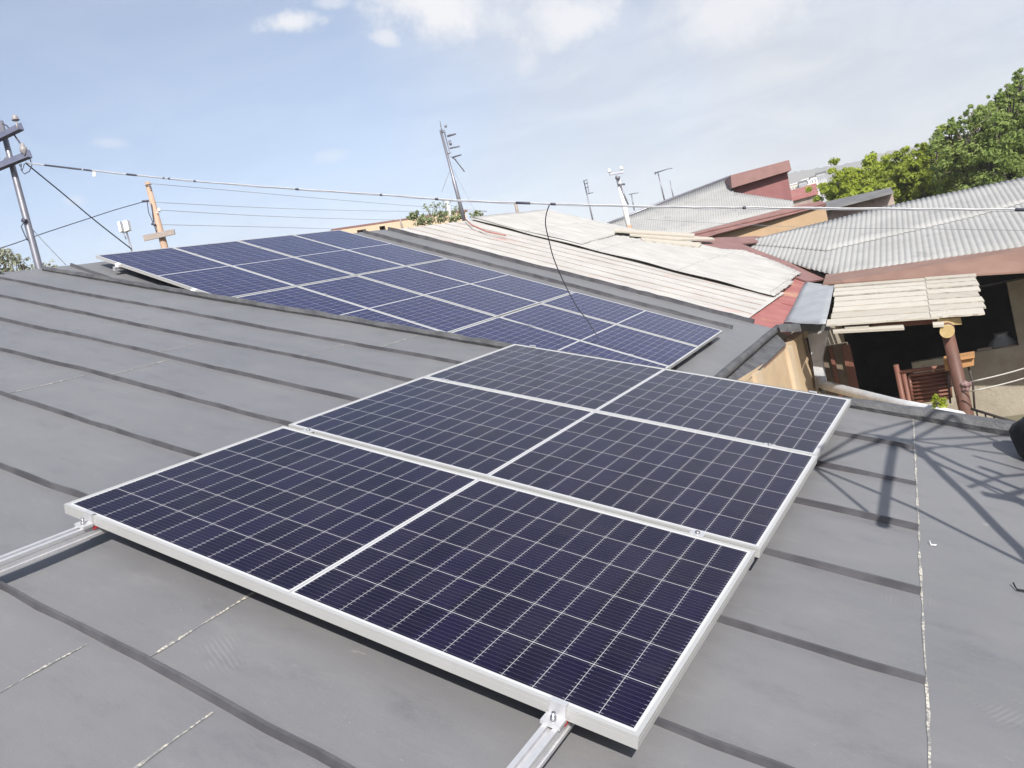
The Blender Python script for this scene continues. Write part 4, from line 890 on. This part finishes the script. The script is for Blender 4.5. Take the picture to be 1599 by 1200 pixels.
# ------------------------------------------------------------------ town in the distance
def dhouse(x0, x1, yt, yb, d, wall_c, roof_c, label, dep=10, roof='flat', cat='house', nwin=4, group='houses of the distant town', tilt=-.25):
    xm = (x0 + x1) / 2; c_ = D(xm, yb, d); root = empty('distant_house', Vector((c_.x, c_.y, 0)), label, cat, group)
    a_, b_ = D(x0, yt + (xm - x0) * -tilt * 0, d), D(x1, yt, d); wid = (Vector((b_.x - a_.x, b_.y - a_.y, 0))).length
    fwd = Vector((ray(xm, yt).x, ray(xm, yt).y, 0)).normalized(); rgt = Vector((fwd.y, -fwd.x, 0)); zt_ = D(xm, yt, d).z; o_ = Vector((c_.x, c_.y, 0))
    mb = MB(); mb.slab([o_ - rgt * wid / 2, o_ + rgt * wid / 2, o_ + rgt * wid / 2 + ZU * zt_, o_ - rgt * wid / 2 + ZU * zt_], fwd * dep); build('wall', mb, wall_c, root)
    mb = MB(); e_ = wid * .04 + .2
    if roof == 'flat': mb.slab([o_ - rgt * (wid / 2 + e_) - fwd * e_ + ZU * (zt_ + .02), o_ + rgt * (wid / 2 + e_) - fwd * e_ + ZU * (zt_ + .02), o_ + rgt * (wid / 2 + e_) + fwd * dep + ZU * (zt_ + .02), o_ - rgt * (wid / 2 + e_) + fwd * dep + ZU * (zt_ + .02)], ZU * .4)
    else:
        h_ = wid * .10 + .9; P = lambda s, t, z: o_ + rgt * s + fwd * t + ZU * (zt_ + z); w_ = wid / 2 + e_
        mb.slab([P(-w_, -e_, .02), P(w_, -e_, .02), P(w_, dep / 2, h_), P(-w_, dep / 2, h_)], ZU * .15); mb.slab([P(-w_, dep + e_, .02), P(w_, dep + e_, .02), P(w_, dep / 2 + .01, h_), P(-w_, dep / 2 + .01, h_)], ZU * .15)
    build('roof', mb, roof_c, root)
    for k in range(nwin):
        mb = MB(); s_ = -wid / 2 + wid * (k + .5) / nwin; q = o_ + rgt * s_ - fwd * .03; ww = wid / nwin * .22; hh = min(1.5, zt_ * .12) * max(1, wid / 18)
        z1_ = zt_ - hh * .6; mb.slab([q - rgt * ww + ZU * (z1_ - hh), q + rgt * ww + ZU * (z1_ - hh), q + rgt * ww + ZU * z1_, q - rgt * ww + ZU * z1_], fwd * .1); build('window', mb, M['town_window'] if wall_c is not M['tuff'] else M['white'], root)
    return root
dhouse(1230, 1276, 311, 328, 75, M['tuff'], M['rust_red'], 'distant stone house with bright red roof right of the maroon dormer', 8, 'gable', nwin=3)
M['pink'] = mat('pinkish_wall', (0.55, 0.36, 0.27), (0.5, 0.32, 0.24), .9, scale=.3); M['cream'] = mat('cream_wall', (0.68, 0.62, 0.52), (0.6, 0.55, 0.46), .9, scale=.3); M['greyw'] = mat('grey_wall', (0.45, 0.45, 0.46), (0.38, 0.38, 0.39), .9, scale=.3)
for a in [(1234, 1250, 288, 300, 330, M['cream'], M['white'], 'pale distant block at the left end of the white town terrace'), (1250, 1262, 284, 298, 320, M['greyw'], M['slate'], 'grey distant block with dark roof in the white town terrace'),
          (1256, 1276, 279, 296, 380, M['white'], M['white'], 'white distant block behind the grey one in the town terrace'), (1268, 1286, 275, 290, 340, M['white'], M['slate'], 'white distant block with dark roof left of the lime tree'),
          (1262, 1276, 290, 302, 230, M['cream'], M['orange'], 'cream distant house with orange roof above the bright red roof'), (1278, 1292, 270, 288, 300, M['greyw'], M['slate'], 'grey distant house touching the lime tree'),
          (1322, 1334, 268, 290, 250, M['pink'], M['pink'], 'pinkish distant gable between the two crowns of the lime tree'), (1344, 1360, 262, 290, 420, M['cream'], M['cream'], 'cream distant block showing above the lime tree'), (1372, 1382, 258, 280, 400, M['pink'], M['cream'], 'pinkish distant tower left of the mid green tree'), (1424, 1436, 238, 260, 420, M['white'], M['white'], 'white distant block high on the slope beside the tall dark tree')]:
    dhouse(*a[:8], dep=14, nwin=4)

# ------------------------------------------------------------------ poles, masts, cables
def part(name, parent, mat_, fn): m_ = MB(); fn(m_); return build(name, m_, mat_, parent)
PD = 11.2
up_ = empty('utility_pole', D(60, 416, PD), 'grey steel utility pole with two crossarms at the left edge of the ridge', 'utility pole')
ptop, pbot = D(1, 190, PD), D(61, 418, PD)
vt = Vector((lerp(pbot.x, ptop.x, .5), lerp(pbot.y, ptop.y, .5), 0))
part('shaft', up_, M['pole'], lambda m_: m_.tube([pbot - ZU * 1.2 + (pbot - ptop) * .3, pbot, lerp(pbot, ptop, .45), lerp(pbot, ptop, .75), ptop], [.054, .050, .046, .039, .036], 12))
part('band', up_, M['pole'], lambda m_: m_.tube([D(12, 248, PD), D(17, 256, PD)], .056, 12))
for (x0, y0, x1, y1) in ((-40, 240, 37, 203), (-50, 286, 50, 246)):
    a_, b_ = D(x0, y0, PD - .05), D(x1, y1, PD - .15); ax = (b_ - a_).normalized(); upx = (ZU - ax * ax.z).normalized(); fr_ = ax.cross(upx)
    if fr_.y > 0: fr_ = -fr_
    def arm(m_, a_=a_, b_=b_, upx=upx, fr_=fr_):
        m_.slab([a_, b_, b_ + upx * .11, a_ + upx * .11], fr_ * -.012); m_.slab([a_, b_, b_ + fr_ * .10, a_ + fr_ * .10], upx * -.012)
    part('crossarm', up_, M['angle'], arm)
def insul(m_, base, ax, s): m_.lathe(base, ax, [(0, .2 * s), (.25 * s, .75 * s), (.4 * s, 1.0 * s), (.55 * s, .95 * s), (.6 * s, .6 * s), (.9 * s, .7 * s), (1.3 * s, .72 * s), (1.6 * s, .55 * s), (1.75 * s, .3 * s)], 14)
upd = (ptop - pbot).normalized()
part('pin_insulator', up_, M['porcelain'], lambda m_: (insul(m_, D(25, 190, PD - .15), upd, .052), m_.tube([D(28, 203, PD - .15), D(25, 190, PD - .15)], .012, 6)))
part('strain_insulator', up_, M['porcelain'], lambda m_: m_.lathe(D(39, 243, PD - .15), upd, [(0, .012), (.03, .02), (.06, .05), (.1, .05), (.13, .03), (.16, .03), (.18, .01)], 10))
part('jumper_wire', up_, M['wire'], lambda m_: (m_.tube([D(4, 194, PD - .1), D(10, 196, PD - .1), D(18, 205, PD - .12), D(30, 222, PD - .15), D(37, 232, PD - .15), D(40, 242, PD - .15)], .011, 6), m_.tube([D(46, 246, PD - .15), D(50, 258, PD - .15), D(46, 268, PD - .15), D(38, 272, PD - .15), D(33, 266, PD - .15), D(33, 256, PD - .15)], .007, 5), m_.tube([D(30, 257, PD - .15), D(35, 266, PD - .15), D(38, 256, PD - .15)], .007, 5)))
part('cable_clip', up_, M['wire'], lambda m_: (m_.tube([D(35, 344, PD - .07), D(41, 346, PD - .07)], .03, 8), m_.tube([D(38, 346, PD - .09), D(33, 354, PD - .1), D(38, 366, PD - .1), D(43, 376, PD - .09)], .008, 5)))

def cable(name, pts, r, mat_, label, cat='cable', group=None, seg=6, sub=6):
    """pts: (x, y, d) through which the cable passes"""
    P = [D(*p) for p in pts]; out = []
    for i in range(len(P) - 1):
        p0, p1, p2, p3 = P[max(i - 1, 0)], P[i], P[i + 1], P[min(i + 2, len(P) - 1)]
        for k in range(sub):
            t = k / sub; out.append(.5 * ((2 * p1) + (p2 - p0) * t + (2 * p0 - 5 * p1 + 4 * p2 - p3) * t * t + (3 * p1 - p0 - 3 * p2 + p3) * t ** 3))
    out.append(P[-1]); m_ = MB(); m_.tube(out, r, seg); return tag(build(name, m_, mat_, origin=None), label, cat, group), out
dm = lambda x: 1 / (1 / 11.0 + (1 / 5.6 - 1 / 11.0) * (x - 42) / 1557.0)
mp = [(42, 255), (145, 267), (300, 283), (465, 296), (600, 305), (712, 313.5), (860, 319), (1050, 324), (1180, 325), (1400, 327), (1599, 328), (1800, 326)]
mc = empty('power_cable', D(42, 255, dm(42)), 'thick pale service cable with black tape wraps crossing the whole view', 'cable')
P = [D(x, y, dm(x)) for x, y in mp]
def spl(P, sub=8):
    out = []
    for i in range(len(P) - 1):
        p0, p1, p2, p3 = P[max(i - 1, 0)], P[i], P[i + 1], P[min(i + 2, len(P) - 1)]
        for k in range(sub): t = k / sub; out.append(.5 * ((2 * p1) + (p2 - p0) * t + (2 * p0 - 5 * p1 + 4 * p2 - p3) * t * t + (3 * p1 - p0 - 3 * p2 + p3) * t ** 3))
    return out + [P[-1]]
mid_ = spl(P)
part('conductor', mc, M['cable'], lambda m_: m_.tube([p + ZU * (.0045 + .0022 * math.sin(i * 1.7)) for i, p in enumerate(mid_)], .0066, 8))
part('messenger_wire', mc, M['wire_grey'], lambda m_: m_.tube([p - ZU * (.0060 + .0035 * math.sin(i * 1.3)) for i, p in enumerate(mid_)], .0038, 6))
def on(x):
    for (x0, y0), (x1, y1) in zip(mp, mp[1:]):
        if x0 <= x <= x1: return D(x, y0 + (y1 - y0) * (x - x0) / (x1 - x0), dm(x))
for x0, x1 in ((70, 128), (131, 144), (198, 214), (255, 257), (263, 266), (303, 306), (462, 467), (594, 597), (680, 685), (806, 828), (860, 868), (1160, 1165), (1585, 1640)):
    part('tape_wrap', mc, M['wire'], lambda m_: m_.tube([on(x0), on((x0 + x1) / 2) , on(x1)], .0120, 8))
part('white_tag', mc, M['white'], lambda m_: m_.slab([on(144) - ZU * .01, on(149) - ZU * .01, on(147) - ZU * .07, on(142) - ZU * .08], Vector((0, .01, 0))))
cable('hanging_wire', [(858, 320, dm(858)), (853, 335, 7.6), (852, 352, 7.8), (857, 375, 8.0), (865, 405, 8.2), (880, 440, 8.5), (900, 478, 8.7), (920, 505, 8.9), (945, 545, 8.95)], .0055, M['wire'], 'thin dark loose wire hanging from the thick cable down onto the far panels', 'wire')
cable('stay_wire', [(40, 255, PD - .15), (95, 300, 11.8), (150, 346, 12.4), (205, 389, 13.2)], .010, M['wire'], 'dark wire running down from the steel pole to behind the ridge', 'wire')
cable('service_wire', [(-80, 408, 17), (0, 388, 18), (70, 364, 19), (140, 341, 20.0), (180, 328, 20.5), (222, 316, 21)], .012, M['wire'], 'dark twisted wire rising from the left edge to the orange pole', 'wire')
cable('guy_wire', [(43, 350, PD), (75, 385, 11.4), (103, 414, 11.6)], .005, M['wire_grey'], 'thin grey wire slanting down from the steel pole to the ridge', 'wire')
for k, (y0, y1, y2) in enumerate(((287, 303, 330), (316, 325, 331), (328, 338, 345), (351, 355, 360))):
    cable('overhead_wire', [(236 + k * 4, y0, 21), (420, y0 + (y1 - y0) * 1.0, 25), (600, (y1 + y2) / 2 + 2, 29), (760, y2, 33)], .0075, M['wire_grey'], ['topmost', 'second highest', 'third highest', 'lowest'][k] + ' of four faint wires strung right from the orange pole', 'wire', 'faint wires from the orange pole')
cable('thin_wire', [(1010, 343, 20), (1250, 355, 15), (1400, 357, 12), (1599, 360, 9.5), (1700, 361, 8.5)], .0035, M['wire_grey'], 'hair thin wire across the corrugated roof below the thick cable', 'wire')

op = empty('utility_pole', D(256, 383, 21), 'orange weathered pole with a grey board nailed across it', 'utility pole')
OT, OB = D(230, 285, 21), D(257, 386, 21)
part('shaft', op, M['pole_orange'], lambda m_: m_.tube([OB + (OB - OT) * 1.5, OB, OT], [.11, .095, .066], 10))
part('cross_board', op, M['oldboard'], lambda m_: m_.slab([D(223, 368, 20.8), D(271, 358, 20.8), D(273, 366, 20.8), D(225, 377, 20.8)], Vector((0, .05, 0))))
part('wire_bracket', op, M['wire'], lambda m_: (m_.tube([D(222, 315, 20.9), D(232, 314, 20.9)], .03, 6), m_.tube([D(230, 316, 20.9), D(232, 332, 20.9), D(238, 346, 20.9), D(242, 355, 20.9)], .012, 5), m_.tube([D(236, 318, 20.88), D(240, 348, 20.88)], .012, 5), m_.tube([D(237, 350, 20.88), D(243, 352, 20.88)], .035, 6), m_.tube([D(241, 352, 20.88), D(246, 368, 20.88)], .015, 5), m_.tube([D(227, 290, 20.9), D(233, 288, 20.9), D(236, 294, 20.9)], .015, 6)))
part('pin_insulator', op, M['porcelain'], lambda m_: (insul(m_, D(235, 289, 20.9), Vector((.2, 0, 1)), .035), m_.tube([D(234, 296, 20.9), D(235, 289, 20.9)], .012, 5)))
part('pin_insulator', op, M['white'], lambda m_: (insul(m_, D(249, 331, 20.9), Vector((.1, 0, 1)), .055), m_.tube([D(244, 332, 20.9), D(249, 332, 20.9)], .014, 5)))
ca = empty('cell_antenna', D(206, 389, 45), 'pair of white panel antennas on a bracket far behind the ridge', 'antenna')
part('bracket', ca, M['pole'], lambda m_: (m_.tube([D(207, 402, 45), D(205, 389, 45), D(198, 364, 45)], .05, 6), m_.tube([D(192, 363, 45), D(199, 362, 45)], .05, 6), m_.tube([D(197, 374, 45), D(192, 362, 45)], .03, 6)))
for q in ([(183, 347), (186.5, 346), (190, 361), (186.5, 363)], [(191, 345), (198, 344), (201.5, 359), (194.5, 362)]):
    part('panel', ca, M['white'], lambda m_: m_.slab([D(x, y, 44.8) for x, y in q], Vector((.0, .35, 0))))

# mast antennas
def mast(x0, y0, x1, y1, d, r, label, els, stays=()):
    root = empty('antenna_mast', D(x1, y1, d), label, 'antenna'); a_, b_ = D(x0, y0, d), D(x1, y1, d)
    part('mast', root, M['pole'], lambda m_: m_.tube([b_ - ZU * .25, lerp(b_, a_, .42), lerp(b_, a_, .44), a_], [r * 1.15, r * 1.1, r * .85, r * .75], 8))
    for e in els: part('element', root, M['pole'], lambda m_: m_.tube([D(x, y, d + dz) for x, y, dz in e[1:]], e[0], 6))
    for s_ in stays: part('stay', root, M['wire_grey'], lambda m_: m_.tube([D(*s_[0], d), D(*s_[1], d + s_[2])], .004, 4))
    return root
mast(688, 204, 724, 340, 16.8, .036, 'tall leaning antenna mast with short arms at the top of the whitish roof', [
    (.012, (693, 203, 0), (704, 245, -.1), (712, 250, -.1)), (.02, (698, 213, -.1), (704, 211, -.1)), (.02, (700, 213, -.1), (711, 209.5, -.4)), (.017, (703, 232, -.1), (717, 229, -.4)), (.017, (707, 246, -.1), (720, 242, -.4)),
    (.028, (694, 198, -.1), (698, 197, -.1)), (.028, (702, 220, -.1), (704, 227, -.1)), (.010, (688, 196, 0), (690, 206, 0)), (.008, (687, 190, .2), (692, 208, .1)), (.014, (698, 241, 0), (704, 239, -.1)), (.012, (711, 250, -.1), (725, 268, .5)), (.014, (688, 206, 0), (695, 207, -.1))],
    [((704, 262), (690, 300), 1.0), ((708, 266), (742, 330), -.8)])
mast(911.5, 282, 927, 350, 24, .022, 'small bare antenna mast left of the white pole', [(.012, (913, 288, 0), (918, 286, -.3)), (.012, (914, 294, 0), (919, 292, -.3)), (.012, (918, 303, 0), (926, 301, -.3)), (.010, (911, 283, 0), (917, 281, -.3)), (.008, (916, 280, -.2), (920, 303, -.2))])
mast(1027, 268, 1036, 306, 28, .022, 'television antenna with a long boom on the far corrugated ridge', [(.02, (1022, 271, 0), (1043, 264, -.4))] + [(.009, (1025 + k * 4, 269 - k * 1.35, .35), (1025 + k * 4, 271 - k * 1.35, -.35)) for k in range(6)] + [(.012, (1040, 265, 0), (1050, 263, 0)), (.012, (1023, 268, 0), (1024, 273, 0))])
mast(1046, 282, 1050, 302, 28, .016, 'short plain stub mast right of the television antenna', [(.012, (1046, 282, 0), (1048, 292, 0))])
mast(986, 303, 988, 318, 28, .018, 'small low television antenna beside the white pole', [(.014, (982, 304, 0), (997, 301, -.3))] + [(.008, (984 + k * 4, 303 - k * .8, .3), (984 + k * 4, 305 - k * .8, -.3)) for k in range(4)])
wpole = empty('utility_pole', D(984, 366, 19.0), 'white painted pole with two white insulators on its small crossarm', 'utility pole')
part('shaft', wpole, M['white'], lambda m_: m_.tube([D(985, 368, 19), D(976, 326, 19), D(964, 276, 19)], [.062, .06, .05], 10))
part('rusty_foot', wpole, M['pole_orange'], lambda m_: m_.tube([D(986, 372, 18.98), D(982, 352, 18.98)], .066, 10))
part('crossarm', wpole, M['pole'], lambda m_: m_.slab([D(952, 271, 18.9), D(974, 267, 18.9), D(974, 270, 18.9), D(953, 273.5, 18.9)], Vector((0, .07, 0))))
for x, y in ((952.5, 270), (971, 266)): part('insulator', wpole, M['white'], lambda m_: insul(m_, D(x, y, 18.9), Vector((-.1, 0, 1)), .055))
part('brace', wpole, M['pole'], lambda m_: (m_.tube([D(965, 276, 18.9), D(964, 280, 18.9)], .06, 8), m_.tube([D(968, 288, 18.92), D(981, 320, 18.92)], .018, 6), m_.tube([D(964, 288, 18.92), D(976, 288, 18.92)], .025, 6)))
for (x0, y0, x1, y1, d, r, m_k, lab) in ((698, 315, 701, 328, 21, .045, 'white', 'short white post among the weeds behind the ridge'), (805, 318, 809, 337, 20.5, .045, 'oldboard', 'short grey post under the black tape of the thick cable'), (625, 343, 627, 352, 20.8, .03, 'oldboard', 'tiny grey stub on top of the stone building')):
    mb = MB(); mb.tube([D(x1, y1, d) - ZU * .3, D(x1, y1, d), D(x0, y0, d)], [r, r, r * .85], 8); mb.tube([D(x0, y0, d) - Vector((r, 0, 0)), D(x0, y0, d) + Vector((r, 0, 0))], r * .5, 6); tag(build('post', mb, M[m_k]), lab, 'post')

# ------------------------------------------------------------------ odds and ends on the near roof
u_, v_ = nuv(1615, 716)
bc = NP(u_, v_, RO)
bg_ = empty('bag', bc, 'crumpled black bag lying on the grey roof, cut by the right edge', 'bag')
mb = MB(); rows = []
for i in range(13):
    th = math.pi * i / 12; row = []
    for k in range(22):
        ph = 2 * math.pi * k / 22; q = 1 + .10 * math.sin(3 * ph + i * .9) + .07 * math.sin(5 * ph - i * 1.3) + rnd(-.035, .035)
        row.append(mb.vert(bc + uN * (.115 * q * math.sin(th) * math.cos(ph)) + vN * (.13 * q * math.sin(th) * math.sin(ph)) + nN * max(.002, .115 + .125 * math.cos(th) * (1 + .1 * math.sin(ph * 2)))))
    rows.append(row)
for p, q in zip(rows, rows[1:]):
    for k in range(22): mb.face((p[k], q[k], q[(k + 1) % 22], p[(k + 1) % 22]), 0, True)
build('body', mb, M['black'], bg_)
for x, y, s, mk, lab in ((1457, 852, .012, 'white', 'small bent white plastic scrap right of the pale joint line'), (1594, 922, .02, 'black', 'small curled black wire scrap at the right edge')):
    u_, v_ = nuv(x, y); mb = MB(); mb.tube([NP(u_ - s * 1.2, v_ + s * .9, RO + .012), NP(u_ - s * .8, v_ - s * .1, RO + .006), NP(u_ - s * .6, v_ - s * .5, RO + .005)], s * .13, 5); mb.slab([NP(u_ - s * .7, v_ - s * .75, RO + .004), NP(u_ + s * .7, v_ - s * .7, RO + .007), NP(u_ + s * .9, v_ - s * .35, RO + .010), NP(u_ - s * .5, v_ - s * .3, RO + .005)], nN * -.002); tag(build('scrap', mb, M[mk], origin=NP(u_, v_)), lab, 'scrap')

# ------------------------------------------------------------------ unseen lattice mast right of view, its struts shaped to cast the roof shadow
YB = 1.6
tw = empty('shadow_mast', Vector((3.2, YB, 0)), 'unseen steel lattice frame right of the view, shaped to cast the roof shadow', 'mast')
def cast(x, y):
    s_ = hit(x, y, oN + nN * RO, nN); return s_ + SUN * ((YB - s_.y) / SUN.y)
for (q, r_) in [([(1592, 858), (1425, 695)], .026), ([(1592, 858), (1760, 1060)], .026), ([(1377, 822), (1384, 760), (1396, 690)], .027), ([(1372, 816), (1386, 818)], .034), ([(1268, 728), (1380, 688), (1450, 655), (1468, 645)], .017), ([(1268, 728), (1430, 795), (1620, 890)], .013),
                 ([(1266, 724), (1345, 677), (1425, 658)], .009), ([(1272, 732), (1355, 800)], .006), ([(1475, 660), (1583, 698), (1700, 742)], .009), ([(1425, 687), (1580, 680), (1700, 676)], .010), ([(1425, 688), (1585, 711), (1700, 728)], .010),
                 ([(1370, 680), (1440, 715), (1560, 766), (1700, 830)], .016), ([(1425, 693), (1500, 728), (1620, 775)], .018), ([(1430, 707), (1455, 700)], .02), ([(1512, 762), (1560, 745), (1640, 738)], .012), ([(1535, 772), (1575, 780), (1640, 800)], .03), ([(1530, 730), (1565, 742)], .02), ([(1370, 682), (1424, 690)], .034), ([(1266, 727), (1282, 724)], .03), ([(1455, 652), (1478, 655)], .03), ([(1570, 775), (1640, 755)], .02), ([(1440, 712), (1600, 792)], .011), ([(1478, 660), (1420, 690), (1375, 683)], .014), ([(1520, 712), (1600, 735)], .012), ([(1450, 700), (1560, 690)], .008), ([(1345, 677), (1425, 688)], .012)]:
    mb = MB(); mb.tube([cast(*p) for p in q], max(r_ * .85, .0095), 8); build('strut', mb, M['pole'], tw)
mb = MB(); p_ = cast(1760, 1060); mb.tube([Vector((p_.x, p_.y, 0)), p_], .05, 10); build('leg', mb, M['pole'], tw)

# ------------------------------------------------------------------ haze
mb = MB(); hz = 1900; hb = [Vector((-hz, -hz, -1.5)), Vector((hz, -hz, -1.5)), Vector((hz, hz, -1.5)), Vector((-hz, hz, -1.5))]
mb.slab(hb, ZU * 131)
hm = bpy.data.materials.new('haze_air'); hm.use_nodes = True; ht = hm.node_tree; ht.nodes.clear()
pv = ht.nodes.new('ShaderNodeVolumePrincipled'); pv.inputs['Color'].default_value = (0.80, 0.815, 0.85, 1); pv.inputs['Density'].default_value = 0.00075; pv.inputs['Anisotropy'].default_value = -0.2
ho = ht.nodes.new('ShaderNodeOutputMaterial'); ht.links.new(pv.outputs[0], ho.inputs['Volume'])
HAZE = True
if HAZE:
    tag(build('haze', mb, hm), kind='stuff')
